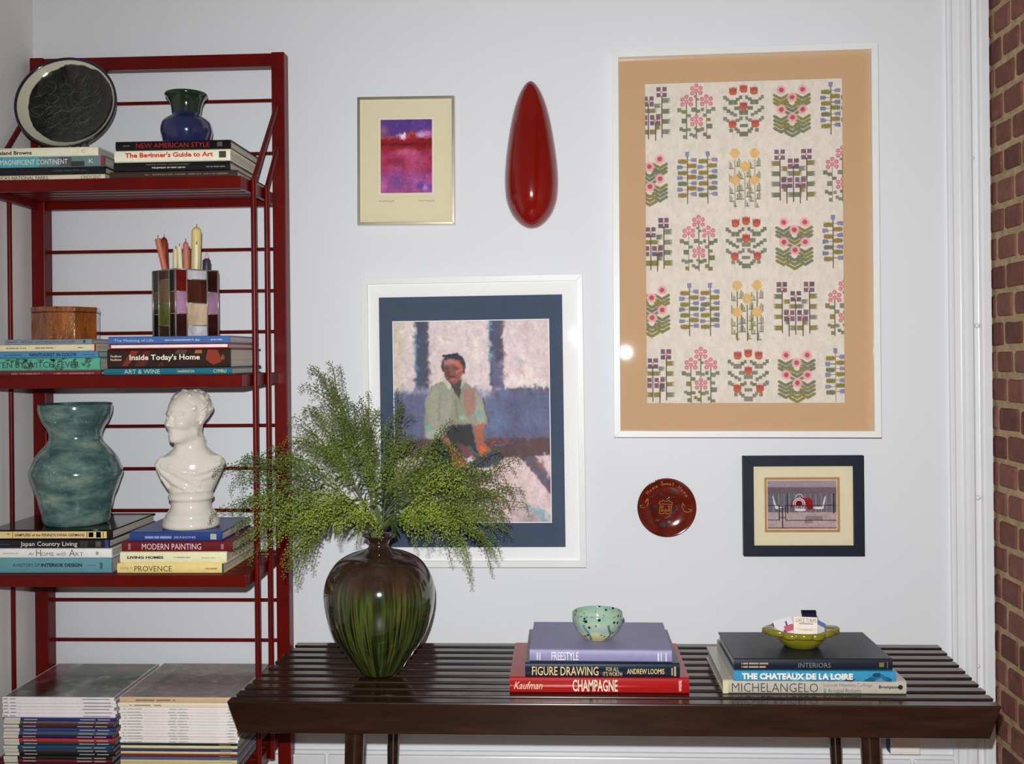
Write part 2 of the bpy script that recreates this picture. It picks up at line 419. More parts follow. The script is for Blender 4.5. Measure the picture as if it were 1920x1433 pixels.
LEV = ((1.440, .027), (1.003, .028), (.561, .027), (.122, .027))
for (zt, th) in LEV:
    sh = sbox('shelf', -1.287, -.713, -.034, -.010, zt - th, zt)
    for ch in ((-1.312, -.706, -.316, -.304),):
        sbox('front_rail', ch[0], ch[1], ch[2], ch[3], zt - th, zt, sh)
    sbox('side_rail', -.716, -.704, -.304, -.046, zt - th, zt, sh); sbox('side_rail', -1.314, -1.302, -.304, -.046, zt - th, zt, sh)
    for i in range(7):
        y0 = -.298 + i * .037
        sbox('slat', -1.302, -.716, y0, y0 + .026, zt - .010, zt - .001, sh, .0015)
for x in (-.698, -1.320):
    for y in (-.255, -.150):
        srod('side_rod', [(x, y, .095), (x, y, 1.442)], .0062 if x > -1 else .0055)
    srod('brace_rod', [(x, -.255, 1.436), (x, -.046, 1.662)], .0062); srod('brace_rod', [(x, -.150, 1.436), (x, -.046, 1.560)], .0058)

# ---------------------------------------------------------------- books
CM = {}
def cm(rgb, rough=.35, k=None):
    key = (rgb, rough, k)
    if key not in CM: CM[key] = M('cover_%d_%d_%d_%d' % (rgb + (int(rough * 100) + (0 if k is None else int(k * 1000)),)), C(*rgb, k), rough, .45, var=.05, nscale=90)
    return CM[key]
def book(label, x0, x1, yf, depth, z0, th, cover, texts=(), rz=0., k=None, cat='book', group=None, name='book', pages=None, soft=False, rough=.35, decor=(), spine=None):
    """lying flat, spine towards the camera. texts: (string,u0,u1,v0,v1,rgb,bold,shear); decor: (u0,u1,v0,v1,rgb)"""
    if x0 < -1.299:          # pull the far end clear of the shelf's side, keeping the print where it is
        L0, Ln = x1 - x0, x1 + 1.299; f0 = (-1.299 - x0) / L0; g0 = lambda u: (u - f0) * L0 / Ln
        texts = [(q[0], g0(q[1]), g0(q[2])) + tuple(q[3:]) for q in texts if g0(q[1]) > .0]
        decor = [(max(0, g0(q[0])), g0(q[1])) + tuple(q[2:]) for q in decor if g0(q[1]) > .01]; x0 = -1.299
    L = x1 - x0; t = thing(name, label, cat, ((x0 + x1) / 2, yf, z0), rz, group)
    b = .0008 if soft else .0026; h = L / 2; ov = .0006 if soft else .0035
    mb = MB()
    n = 7; bulge = .0008 if soft else .0022
    # C-shaped case: outer profile with a softly rounded spine
    outer = [(depth, 0), (bulge + .002, 0)] + [(bulge * (1 - math.sin(PI * (i + .5) / n)), th * (i + .5) / n) for i in range(n)] + [(bulge + .002, th), (depth, th)]
    inner = [(depth, th - b), (bulge + b + .001, th - b), (bulge + b + .001, b), (depth, b)]
    mb.prism(outer + inner, 'x', -h, h)
    mk('cover', mb, cm(cover, rough, k), t)
    mk('pages', box(-h + ov, h - ov, bulge + b + .0012, depth - ov * 1.3, b, th - b), pages or PAGES, t)
    groups = {}
    for (u0, u1, v0, v1, rgb) in decor:
        mb = MB(); mb.box(-h + u0 * L, -h + u1 * L, -.0004, .0012, v0 * th, v1 * th); mk('spine_band', mb, cm(rgb, .45, k), t)
    for tx in texts:
        s, u0, u1, v0, v1, rgb = tx[:6]; bold = tx[6] if len(tx) > 6 else 0.; shear = tx[7] if len(tx) > 7 else 0.
        mb = MB()
        if s == '-':        # a line of print too small to read
            m_ = max(4, int((u1 - u0) * L / .0016)); rr = random.Random(len(label) + int(u0 * 100))
            for q in range(m_):
                if m_ > 8 and rr.random() < .15: continue
                a = u0 + (u1 - u0) * q / m_; bq = a + (u1 - u0) / m_ * .75
                mb.add([(-h + a * L, -.0006, v0 * th), (-h + bq * L, -.0006, v0 * th), (-h + bq * L, -.0006, v1 * th), (-h + a * L, -.0006, v1 * th)], [(0, 1, 2, 3)])
        else: text_fit(mb, s, -h + u0 * L, -h + u1 * L, v0 * th, v1 * th, -.0006, bold, shear)
        mk('spine_lettering', mb, cm(rgb, .5, k), t)
    return t
YF = -.300
# top shelf, left pile
z = 1.440
book('thin cream book at the very bottom of the pile under the dark plate', -1.290, -1.020, YF, .22, z, .013, (196, 184, 156), [("AMERICA'S NATIONAL PARKS", .02, .52, .18, .8, (40, 36, 34), .0), ('CRESCENT', .80, .97, .2, .75, (60, 50, 45))], k=.60)
z += .0131
book('dark navy book second from the bottom under the dark plate', -1.290, -1.020, YF, .23, z, .0165, (18, 20, 26), [('-', .55, .85, .4, .6, (60, 64, 70))], k=.60)
z += .0166
book('teal and grey picture-spined book third from the bottom under the dark plate', -1.290, -1.020, YF - .001, .23, z, .024, (92, 116, 118), [('THE MAGNIFICENT CONTINENT', .02, .69, .25, .72, (206, 208, 200)), ('K', .87, .91, .3, .7, (190, 188, 176))], k=.60,
     decor=((0.0, .14, 0.02, .98, (58, 140, 150)), (.14, .45, .02, .98, (74, 146, 152)), (.62, .72, .1, .9, (70, 74, 76)), (.72, .83, .05, .5, (44, 50, 48)), (.97, 1.0, .02, .98, (120, 40, 52))))
z += .0242
book('cream hardcover with red-brown lettering directly under the dark plate', -1.325, -1.035, YF, .21, z, .0205, (214, 202, 176), [('Cleveland Browns', .135, .48, .22, .66, (72, 34, 26), .03), ('-', .13, .35, .8, .86, (150, 120, 100)), ('C', .87, .90, .3, .7, (170, 90, 60))], k=.60)
ZL1 = z + .0205
# top shelf, right pile
z = 1.440
book('dull brown book at the bottom of the pile under the small blue vase', -1.009, -.721, YF, .25, z, .0165, (52, 40, 34), [('-', .28, .60, .4, .62, (100, 88, 74)), ('-', .62, .93, .4, .62, (104, 90, 76))], k=.62)
z += .0166
book('thin black book second from the bottom under the small blue vase', -1.000, -.737, YF, .215, z, .0205, (16, 17, 18), [('THE JEWELRY OF MARY LEE HU', .33, .62, .22, .42, (205, 205, 200), .02), ('-', .28, .66, .62, .75, (80, 80, 80)), ('-', .80, .96, .3, .42, (120, 120, 120))], k=.62)
z += .0206
book('cream book with bold red lettering below the black top book', -.998, -.736, YF, .22, z, .0260, (244, 222, 184), [("The Beginner's Guide to Art", .095, .855, .24, .80, (190, 40, 32), .035)], k=.62,
     decor=((.905, .965, .25, .8, (64, 52, 40)),))
z += .0261
book('black glossy book with dark red lettering directly under the small blue vase', -.995, -.735, YF, .22, z, .0205, (14, 12, 14), [('NEW AMERICAN STYLE', .18, .82, .22, .75, (150, 24, 36)), ('-', .06, .13, .42, .55, (90, 84, 84))], k=.62, rough=.25,
     decor=((.885, .93, .25, .75, (70, 66, 66)),))
ZR1 = z + .0205
# middle shelf, left pile
z = 1.003
book('thin dull red book at the bottom of the pile under the wooden box', -1.325, -1.034, YF, .25, z, .0115, (110, 34, 40), [('-', .30, .55, .3, .6, (170, 110, 110)), ('-', .62, .95, .3, .6, (170, 110, 110))], k=.72)
z += .0116
wf = book('mint green book with dark leafy pattern and black lettering below the wooden box', -1.325, -1.036, YF, .24, z, .0285, (86, 164, 138), [('BITTEN BY WITCH FEVER', .10, .84, .24, .70, (24, 38, 34), -.004)], k=.72)
mb = MB(); r3 = random.Random(5)
for q in range(34):
    cx = r3.uniform(-.118, .118); cz = r3.uniform(.002, .026); a0 = r3.uniform(0, PI)
    for s in range(5):
        a = a0 + (s - 2) * .38; l_ = r3.uniform(.008, .016); ex = cx + math.cos(a) * l_; ez = min(.0275, max(.001, cz + math.sin(a) * l_)); nx, nz = -math.sin(a) * .0009, math.cos(a) * .0009
        mx_, mz_ = (cx + ex) / 2, (cz + ez) / 2
        mb.add([(cx, -.0004, cz), (mx_ + nx, -.0004, min(.028, mz_ + nz)), (ex, -.0004, ez), (mx_ - nx, -.0004, max(.0006, mz_ - nz))], [(0, 1, 2, 3)])
tag(mk('leaf_print', mb, cm((60, 88, 62), .5, .72), wf), kind='stuff')
z += .0286
book('blue book with navy lettering in the pile under the wooden box', -1.310, -1.039, YF, .23, z, .0145, (68, 128, 168), [('NANTUCKET IN COLOR', .42, .82, .25, .75, (30, 44, 78), .03), ('-', .20, .36, .4, .55, (50, 80, 110)), ('-', .86, .97, .4, .55, (50, 80, 110))], k=.72)
z += .0146
book('cream book second from the top under the wooden box', -1.300, -1.044, YF, .23, z, .0155, (214, 202, 166), [('-', .20, .38, .42, .56, (70, 62, 52)), ('-', .46, .64, .42, .56, (60, 52, 44)), ('-', .84, .90, .42, .56, (60, 52, 44))], k=.72, decor=((.985, 1.0, 0.02, .98, (150, 30, 40)),))
z += .0156
book('small grey-blue book directly under the octagonal wooden box', -1.254, -1.053, YF, .18, z, .0115, (120, 134, 146), [('ARTS AND CRAFTS METALWORK AND SILVER', .19, .81, .25, .70, (52, 62, 74), .0), ('-', .02, .15, .4, .6, (70, 80, 92))], k=.72, decor=((.90, .925, .2, .8, (44, 72, 120)),))
ZL2 = z + .0115
# middle shelf, right pile
z = 1.003
book('teal book at the bottom of the pile under the stained glass holder', -1.026, -.738, YF, .23, z, .0150, (30, 104, 122), [('ART & WINE', .16, .44, .18, .82, (186, 206, 196), -.004), ('HARRISON', .58, .71, .3, .7, (206, 196, 150)), ('CYMRU', .86, .96, .25, .75, (210, 206, 120))], k=.74)
z += .0151
it = book('thick dark brown book with large cream lettering under the stained glass holder', -1.019, -.740, YF, .235, z, .0425, (44, 26, 20), [("Inside Today's Home", .185, .755, .34, .72, (240, 226, 204), .02), ('Faulkner', .03, .122, .58, .70, (226, 206, 180), .01), ('Faulkner', .03, .122, .40, .52, (226, 206, 180), .01)], k=.74,
     decor=())
for poly, c_ in (([(.12, .12), (.17, .12), (.26, .88), (.20, .93)], (120, 42, 26)), ([(.22, .1), (.31, .1), (.36, .9), (.30, .9)], (84, 32, 22)), ([(.40, .08), (.47, .08), (.45, .35)], (70, 30, 24)), ([(.80, .45), (.86, .15), (.93, .3), (.90, .92), (.82, .95)], (132, 48, 28)),
                ([(.55, .72), (.63, .70), (.66, .94), (.57, .95)], (84, 58, 46)), ([(.71, .74), (.775, .76), (.77, .93), (.72, .93)], (150, 96, 44)), ([(.92, .35), (.955, .45), (.95, .7), (.925, .6)], (108, 70, 40))):
    m_ = MB(); m_.add([((u - .5) * .279, -.0003, v * .0425) for u, v in poly], [tuple(range(len(poly)))]); mk('spine_picture', m_, cm(c_, .4, .74), it)
z += .0426
book('thin white book with red edges in the pile under the stained glass holder', -1.015, -.745, YF + .001, .22, z, .0115, (168, 34, 36), [], k=.74, decor=((.02, .995, .25, .80, (238, 226, 218)),))
z += .0116
book('medium blue book directly under the stained glass candle holder', -1.016, -.742, YF, .225, z, .0165, (66, 104, 164), [('The Meaning of Life', .05, .375, .18, .66, (178, 190, 210)), ('-', .47, .71, .40, .54, (190, 200, 215)), ('Art', .72, .76, .3, .62, (216, 222, 226)), ('-', .85, .95, .40, .54, (200, 208, 220))], k=.74)
ZR2 = z + .0165
# lower shelf, left pile
z = .561
book('slate blue thick book at the bottom of the pile under the teal vase', -1.325, -1.014, YF, .245, z, .0345, (92, 142, 152), [('A HISTORY OF', .28, .475, .44, .66, (36, 58, 66), .004), ('INTERIOR DESIGN', .485, .785, .43, .66, (20, 36, 44), .035), ('-', .82, .885, .50, .53, (40, 60, 66)), ('-', .915, .935, .3, .7, (50, 76, 84))], k=.72, rz=.012)
z += .0346
book('white book with fine grey lettering in the pile under the teal vase', -1.325, -1.012, YF - .002, .25, z, .0215, (228, 226, 216), [('At', .395, .435, .3, .62, (96, 96, 92), -.005, .4), ('H', .450, .485, .2, .9, (70, 70, 68), -.008), ('OME', .488, .58, .24, .62, (80, 80, 78), -.008), ('with', .60, .67, .24, .7, (96, 96, 92), -.006, .3), ('A', .69, .735, .2, .9, (70, 70, 68), -.008), ('RT', .738, .795, .24, .62, (80, 80, 78), -.008), ('-', .20, .32, .45, .55, (150, 150, 146))], k=.72, decor=((.885, .905, .35, .68, (150, 148, 140)),))
z += .0216
book('black book with white lettering in the pile under the teal vase', -1.318, -1.019, YF, .24, z, .0195, (20, 20, 26), [('Japan Country Living', .325, .76, .12, .78, (226, 224, 216), .0)], k=.72, decor=((.78, .84, .15, .85, (52, 46, 40)), (.90, .94, .2, .8, (80, 76, 76)), (.97, 1.0, .02, .98, (44, 58, 108)), (.10, .24, .45, .5, (60, 90, 140))))
z += .0196
book('glossy black book with cream spine panel directly under the teal vase', -1.322, -1.012, YF, .25, z, .0215, (16, 14, 15), [('SAMPLERS of the PENNSYLVANIA GERMANS', .285, .80, .33, .64, (44, 44, 60), .02), ('*', .225, .25, .3, .7, (130, 30, 50), .03)], k=.72, rough=.12,
     decor=((.02, .962, .14, .84, (214, 190, 128)), (.268, .272, .16, .82, (150, 50, 50)), (.815, .82, .2, .8, (170, 60, 50)), (.83, .865, .25, .75, (190, 150, 90)), (.885, .92, .2, .8, (96, 104, 92)), (.935, .94, .2, .8, (170, 60, 50))))
ZL3 = z + .0215
# lower shelf, right pile
z = .561
book('yellow book at the bottom of the pile under the white bust', -1.001, -.760, YF, .235, z, .0225, (236, 204, 132), [('Living in', .035, .145, .36, .72, (128, 104, 60), -.008, .3), ('PROVENCE', .165, .515, .22, .76, (70, 58, 46), -.002), ('-', .83, .94, .42, .56, (120, 100, 60))], k=.74, decor=((.985, 1.0, 0, 1, (40, 70, 66)),))
z += .0226
book('cream book with small black slab lettering below the white bust', -.994, -.753, YF, .235, z, .0255, (240, 220, 180), [('LIVING HOMES', .07, .41, .40, .64, (26, 22, 20), .045), ('-', .50, .66, .48, .56, (110, 98, 80)), ('-', .76, .90, .45, .52, (150, 136, 112))], k=.74)
z += .0256
book('maroon book with white serif lettering below the white bust', -.990, -.740, YF, .20, z, .0235, (98, 24, 30), [('MODERN PAINTING', .185, .72, .22, .78, (226, 208, 204), -.004), ('-', .06, .085, .2, .8, (160, 110, 110)), ('-', .90, .925, .25, .75, (160, 120, 116))], k=.74)
z += .0236
book('royal blue book directly under the white bust', -.972, -.764, YF, .215, z, .0205, (36, 62, 124), [('-', .17, .46, .30, .56, (150, 166, 200)), ('SEASONS', .485, .72, .32, .54, (176, 188, 212), .0)], k=.74, decor=((.88, .945, .2, .8, (160, 170, 150)),))
ZR3 = z + .0205

# bottom shelf: two piles of magazines, every one its own object
def magazine(label, x0, x1, yf, dep, z0, th, col, band=None, prints=(), group=None, pages=None):
    L = x1 - x0; h = L / 2; t = thing('magazine', label, 'magazine', ((x0 + x1) / 2, yf, z0), 0, group)
    mb = MB(); outer = [(dep, 0), (.0012, 0), (.0, th * .3), (0, th * .7), (.0012, th), (dep, th)]; inner = [(dep, th - .0005), (.003, th - .0005), (.003, .0005), (dep, .0005)]
    mb.prism(outer + inner, 'x', -h, h); mk('cover', mb, cm(col, .35, .78), t)
    mk('pages', box(-h + .0004, h - .0004, .0031, dep - .001, .0005, th - .0005), pages or PAGES_G, t)
    if band:
        mk('label_band', box(-h, -h + band[0] * L, -.0003, .0008, th * .08, th * .92), cm(band[1], .4, .78), t)
    if prints:
        mb = MB()
        for (u0, u1) in prints[1]:
            n_ = max(3, int((u1 - u0) * L / .0022))
            for q in range(n_):
                a = -h + L * (u0 + (u1 - u0) * q / n_); b_ = a + L * (u1 - u0) / n_ * .7
                mb.add([(a, -.0006, th * .36), (b_, -.0006, th * .36), (b_, -.0006, th * .64), (a, -.0006, th * .64)], [(0, 1, 2, 3)])
        mk('spine_lettering', mb, cm(prints[0], .5, .78), t)
    return t
left = [((70, 30, 34), 'dark maroon'), ((22, 22, 50), 'navy'), ((110, 24, 34), 'dark red'), ((22, 30, 26), 'black green'), ((16, 16, 17), 'black'), ((52, 52, 52), 'charcoal grey'), ((26, 66, 112), 'mid blue'), ((30, 58, 50), 'dark green'), ((178, 40, 46), 'bright red'),
        ((20, 26, 72), 'deep navy'), ((66, 78, 92), 'slate grey'), ((40, 58, 122), 'cobalt blue'), ((62, 36, 30), 'dark brown'), ((100, 80, 74), 'taupe'), ((36, 46, 120), 'royal blue')]
z = .122; th = .0078
for i, (c_, nm_) in enumerate(left):
    dx = (.004 * math.sin(i * 1.9)); x1 = -1.016 + dx + (.006 * i / 14)
    magazine('%s magazine spine with white label in the left pile on the bottom shelf' % nm_, -1.263 + dx * .4, x1, YF + rng.uniform(-.002, .002), .262, z, th - .0001, c_, (.145 - .0035 * (14 - i) * .4, (206, 202, 186)), ((190, 190, 186), ((.04, .11), (.18, .30), (.68, .82), (.84, .95))), 'dark-spined magazines')
    z += th
for i in range(6):
    dx = .004 * math.sin(i * 2.3); th2 = .0074
    magazine('white-spined magazine among the six on top of the left pile on the bottom shelf', -1.266 + dx * .3, -1.008 + dx, YF + rng.uniform(-.002, .002), .262, z, th2 - .0001, (226, 222, 222), None, ((90, 88, 92), ((.01, .05), (.07, .12), (.72, .96))), 'white magazines of the left pile')
    z += th2
ZM1 = z
cv = Canvas(0, 1, 0, 1, 70, 70, (86, 90, 84)); cv.tint(6, 3, (40, 46, 40), .9, .35); cv.tint(9, 4, (150, 152, 148), .8, .5); cv.poly([(.25, 0), (1, 0), (1, .35), (.3, .45)], (52, 62, 44), .8); cv.tint(14, 5, (120, 128, 70), .6, .6); cv.ell(.12, .35, .2, .4, (110, 40, 52), .8, .6); cv.ell(.25, .75, .12, .3, (70, 34, 26), .9, .5); cv.rect(.62, .05, .95, .22, (140, 60, 70), .5)
cv.grain(.2, 24, 9)
m_ = mk('cover_picture', cv.mesh('cover_picture', .250, .252, .72, True), attr_mat('print_gloss', .18, .5), None); m_.location = (0, .131, .0075); m_.parent = [o for o in COL.objects if o.name.startswith('magazine') and o.parent is None][-1]
z = .122
low = [((206, 190, 132), 'pale yellow'), ((70, 96, 140), 'steel blue'), ((116, 40, 34), 'brick red'), ((216, 202, 150), 'buff'), ((44, 58, 100), 'ink blue'), ((222, 208, 150), 'light straw'), ((22, 44, 50), 'dark teal')]
th = .0062
extra = [((200, 190, 160), 'oatmeal'), ((60, 70, 96), 'dusty blue'), ((190, 178, 140), 'khaki')]
for i, (c_, nm_) in enumerate(extra + low):
    magazine('%s thin magazine low in the right pile on the bottom shelf' % nm_, -.997, -.733 + .002 * math.sin(i * 2), YF + rng.uniform(-.002, .002), .262, z, th - .0001, c_, None, ((150, 140, 120), ((.85, .95),)), 'thin magazines of the right pile')
    z += th
nW = 12; thw = (.2625 - z) / nW
for i in range(nW):
    dx = .0025 * math.sin(i * 1.7)
    magazine('white-spined magazine in the middle of the right pile on the bottom shelf', -.998 + dx, -.731 + dx, YF + rng.uniform(-.002, .002), .262, z, thw - .0001, (228, 222, 218), None, ((140, 138, 138), ((.03, .05), (.07, .19), (.42, .48), (.50, .58), (.92, .98))), 'white magazines of the right pile')
    z += thw
magazine('cream-spined magazine second from the top of the right pile on the bottom shelf', -1.002, -.735, YF, .262, z, .0105, (226, 216, 190), None, ((120, 110, 96), ((.10, .12), (.14, .28), (.31, .37))), None); z += .0106
tb = magazine('beige-spined magazine on top of the right pile on the bottom shelf', -.998, -.735, YF, .260, z, .0125, (204, 176, 142), None, ((110, 84, 64), ((.14, .30), (.32, .44), (.46, .48))), None)
cv = Canvas(0, 1, 0, 1, 70, 70, (120, 112, 98)); cv.poly([(.2, 0), (1, 0), (1, 1), (.12, 1)], (96, 76, 68)); cv.tint(7, 13, (128, 84, 74), .8, .4); cv.tint(10, 15, (66, 60, 56), .8, .5); cv.tint(16, 16, (170, 150, 136), .6, .65); cv.grain(.15, 20, 19)
o_ = mk('cover_picture', cv.mesh('cover_picture', .258, .252, .78, True), attr_mat('print_gloss'), tb); o_.location = (0, .130, .0127)

# books on the bench
ZB = .3556; KB = .98
def bbook(*a, **k_): return book(*a, k=KB, **k_)
z = ZB
bbook('wide red hardcover at the bottom of the left pile on the bench', -.118, .243, -.474, .255, z, .0325, (172, 24, 24), [('Kaufman', .03, .185, .25, .72, (232, 208, 180), .0, .25), ('CHAMPAGNE', .352, .603, .12, .86, (244, 228, 200), .015), ('KNOPF', .942, .957, .15, .85, (240, 220, 196), .02)], rough=.22)
z += .0326
bbook('dark navy hardcover with cream art-deco lettering on the bench', -.086, .224, -.478, .262, z, .0295, (22, 36, 52), [('FIGURE DRAWING', .045, .475, .16, .76, (238, 206, 140), .004), ('FOR ALL', .525, .607, .46, .74, (226, 200, 146), .0), ("IT'S WORTH", .505, .627, .14, .42, (226, 200, 146), .0), ('ANDREW LOOMIS', .66, .90, .28, .64, (238, 206, 140), .006), ('-', .945, .955, .2, .7, (190, 176, 140)), ('-', .963, .975, .15, .8, (206, 190, 150))], rough=.2)
z += .0296
bbook('lavender cloth hardcover under the speckled bowl', -.077, .209, -.470, .222, z, .0245, (146, 144, 182), [('FREESTYLE', .155, .345, .14, .80, (246, 246, 250), -.004), ('-', .05, .06, .15, .75, (226, 226, 236)), ('-', .068, .078, .15, .75, (226, 226, 236)), ('-', .90, .912, .1, .8, (230, 230, 240)), ('-', .922, .93, .1, .8, (230, 230, 240)), ('-', .955, .965, .1, .8, (230, 230, 240))], rz=-.012, rough=.5)
ZF = z + .0245
z = ZB
bbook('pale grey hardcover at the bottom of the right pile on the bench', .310, .672, -.470, .245, z, .0270, (190, 184, 170), [('MICHELANGELO', .05, .52, .14, .80, (44, 40, 40), -.012), ('Lucinda Hawkins Collinge', .55, .815, .50, .82, (96, 92, 88), -.006), ('& Annabel Ricketts', .55, .755, .10, .42, (96, 92, 88), -.006), ('Brompton', .85, .955, .38, .68, (36, 32, 32), .03)], rough=.25,
      decor=((.0, .03, .02, .98, (214, 206, 160)),))
dot = MB(); dot.add([(.161 + .0048 * math.cos(2 * PI * i / 20) + .008, -.0006, .0148 + .0048 * math.sin(2 * PI * i / 20)) for i in range(20)], [tuple(range(20))])
mk('spine_dot', dot, cm((30, 28, 28), .5, KB), [o for o in COL.objects if o.name.startswith('book') and o.parent is None][-1])
z += .0271
ch = bbook('bright turquoise paperback with white lettering between two hardcovers on the bench', .331, .650, -.476, .235, z, .0205, (56, 150, 190), [('THE CHATEAUX DE LA LOIRE', .05, .735, .18, .80, (240, 232, 216), .05)], soft=True, rough=.25)
for i in range(30):
    u = r3.uniform(.30, .98); c_ = ((28, 92, 124), (20, 74, 104), (70, 150, 176), (36, 110, 144))[i % 4] if u > .7 else ((84, 178, 206), (44, 130, 170))[i % 2]
    mb = MB(); w_ = r3.uniform(.012, .035); cz = r3.uniform(.003, .015); pts = []
    for q in range(7): pts.append(((u - .5) * .319 + w_ * .5 * math.cos(q * .9) * r3.uniform(.5, 1), -.0002 - .00001 * i, min(.0198, max(.0006, cz + .006 * math.sin(q * .9) * r3.uniform(.5, 1)))))
    pts = [p for p in pts if abs(p[0]) < .158]
    if len(pts) > 3: mb.add(pts, [tuple(range(len(pts)))]); mk('spine_picture', mb, cm(c_, .3, KB), ch)
z += .0206
bbook('large black-navy hardcover under the olive green dish', .333, .646, -.470, .205, z, .0225, (26, 31, 46), [('INTERIORS', .405, .61, .24, .66, (130, 130, 140), -.006), ('-', .04, .215, .52, .68, (190, 170, 130)), ('-', .04, .20, .22, .38, (190, 170, 130)), ('-', .965, .968, .2, .8, (150, 140, 120))], rz=.012, rough=.35,
      decor=((.915, .945, .3, .7, (120, 110, 60)),))
ZI = z + .0225

# ---------------------------------------------------------------- ceramics
def smooth_prof(pts, n=40):
    pts = np.array(pts, float); d = np.r_[0, np.cumsum(np.hypot(*np.diff(pts, axis=0).T))]
    t = np.linspace(0, d[-1], n); out = []
    m = np.zeros_like(pts)
    m[1:-1] = (pts[2:] - pts[:-2]) / (d[2:] - d[:-2])[:, None]; m[0] = (pts[1] - pts[0]) / (d[1] - d[0]); m[-1] = (pts[-1] - pts[-2]) / (d[-1] - d[-2])
    for q in t:
        i = min(len(d) - 2, max(0, np.searchsorted(d, q) - 1)); h = d[i + 1] - d[i]; s = (q - d[i]) / h
        out.append(tuple((2 * s**3 - 3 * s**2 + 1) * pts[i] + (s**3 - 2 * s**2 + s) * h * m[i] + (-2 * s**3 + 3 * s**2) * pts[i + 1] + (s**3 - s**2) * h * m[i + 1]))
    return [(max(.0002, a), b) for a, b in out]
def hollow(outer, wall=.004, floor=.006):
    """outer profile bottom->rim, then the inside back down"""
    inn = [(max(.0006, r - wall), max(z, floor)) for r, z in reversed(outer[:-1]) if z > floor]
    rim = outer[-1]
    return outer + [(rim[0] - wall * .3, rim[1] + wall * .35), (rim[0] - wall * .75, rim[1] + wall * .25)] + inn + [(.0006, floor)]

# blue and green vase on the top shelf
def blue_glaze():
    nm = NM('blue_green_glaze'); v = nm.coord('Object'); sp = nm.n('ShaderNodeSeparateXYZ'); nm.l(v, sp.inputs[0]); f = nm.noise(v, 60., 4)
    h = nm.math('ADD', sp.outputs[2], nm.math('MULTIPLY', nm.math('SUBTRACT', f, .5), .05))
    c = nm.ramp(nm.math('MULTIPLY', h, 8.), [(.52, C(36, 40, 76, .72)), (.64, C(30, 35, 66, .72)), (.70, C(28, 44, 36, .66)), (1., C(24, 40, 24, .66))]); nm.base(c); nm.props(.12, .5, 0, .4); return nm.m
s_ = 1 / 800.
pv = smooth_prof([(34 * s_, 0), (38 * s_, 3 * s_), (43.5 * s_, 18 * s_), (46.5 * s_, 33 * s_), (43 * s_, 48 * s_), (33 * s_, 57 * s_), (26 * s_, 61 * s_), (26 * s_, 66 * s_), (28.5 * s_, 82 * s_), (33 * s_, 91 * s_), (38.5 * s_, 98 * s_), (38 * s_, 101 * s_)], 44)
mk0 = mk('vase', MB().lathe(hollow(pv), 56), blue_glaze(), smooth=True, loc=(-.868, -.205, ZR1)); tag(mk0, 'small round vase, cobalt blue below and dark green at the flared neck', 'vase')

# teal mottled vase
def teal_glaze():
    nm = NM('mottled_teal_glaze'); v = nm.coord('Object', (1, 1, 2.2)); f = nm.noise(v, 14., 6, .6); g = nm.noise(v, 5., 3); sp = nm.noise(nm.coord('Object'), 190., 2)
    c = nm.ramp(f, [(.30, C(34, 60, 66)), (.45, C(66, 96, 94)), (.56, C(96, 124, 116)), (.70, C(140, 152, 136))])
    c = nm.mix(nm.ramp(g, [(.45, (0, 0, 0, 1)), (.7, (.45, .45, .45, 1))]), c, C(60, 88, 90)); c = nm.mix(nm.ramp(sp, [(.70, (0, 0, 0, 1)), (.76, (1, 1, 1, 1))]), c, C(170, 186, 174))
    nm.base(c); nm.props(.14, .5, 0, .5); nm.bump(f, .25, .004); return nm.m
s_ = 1 / 822.
pv = smooth_prof([(54 * s_, 0), (58 * s_, 4 * s_), (66 * s_, 43 * s_), (76 * s_, 71 * s_), (84 * s_, 96 * s_), (79 * s_, 118 * s_), (66 * s_, 139 * s_), (52 * s_, 154 * s_), (47.5 * s_, 165 * s_), (51 * s_, 180 * s_), (61 * s_, 198 * s_), (65.5 * s_, 212 * s_), (66 * s_, 228 * s_)], 60)
mb = MB().lathe(hollow(pv, .005), 64, wob=lambda a, z: 1 + .012 * math.sin(2 * a + z * 22) + .008 * math.sin(3 * a + 1 + z * 40) + .006 * math.sin(z * 170))
tag(mk('vase', mb, teal_glaze(), smooth=True, loc=(-1.137, -.205, ZL3)), 'large hand-thrown mottled teal vase with waisted neck on the lower shelf', 'vase')

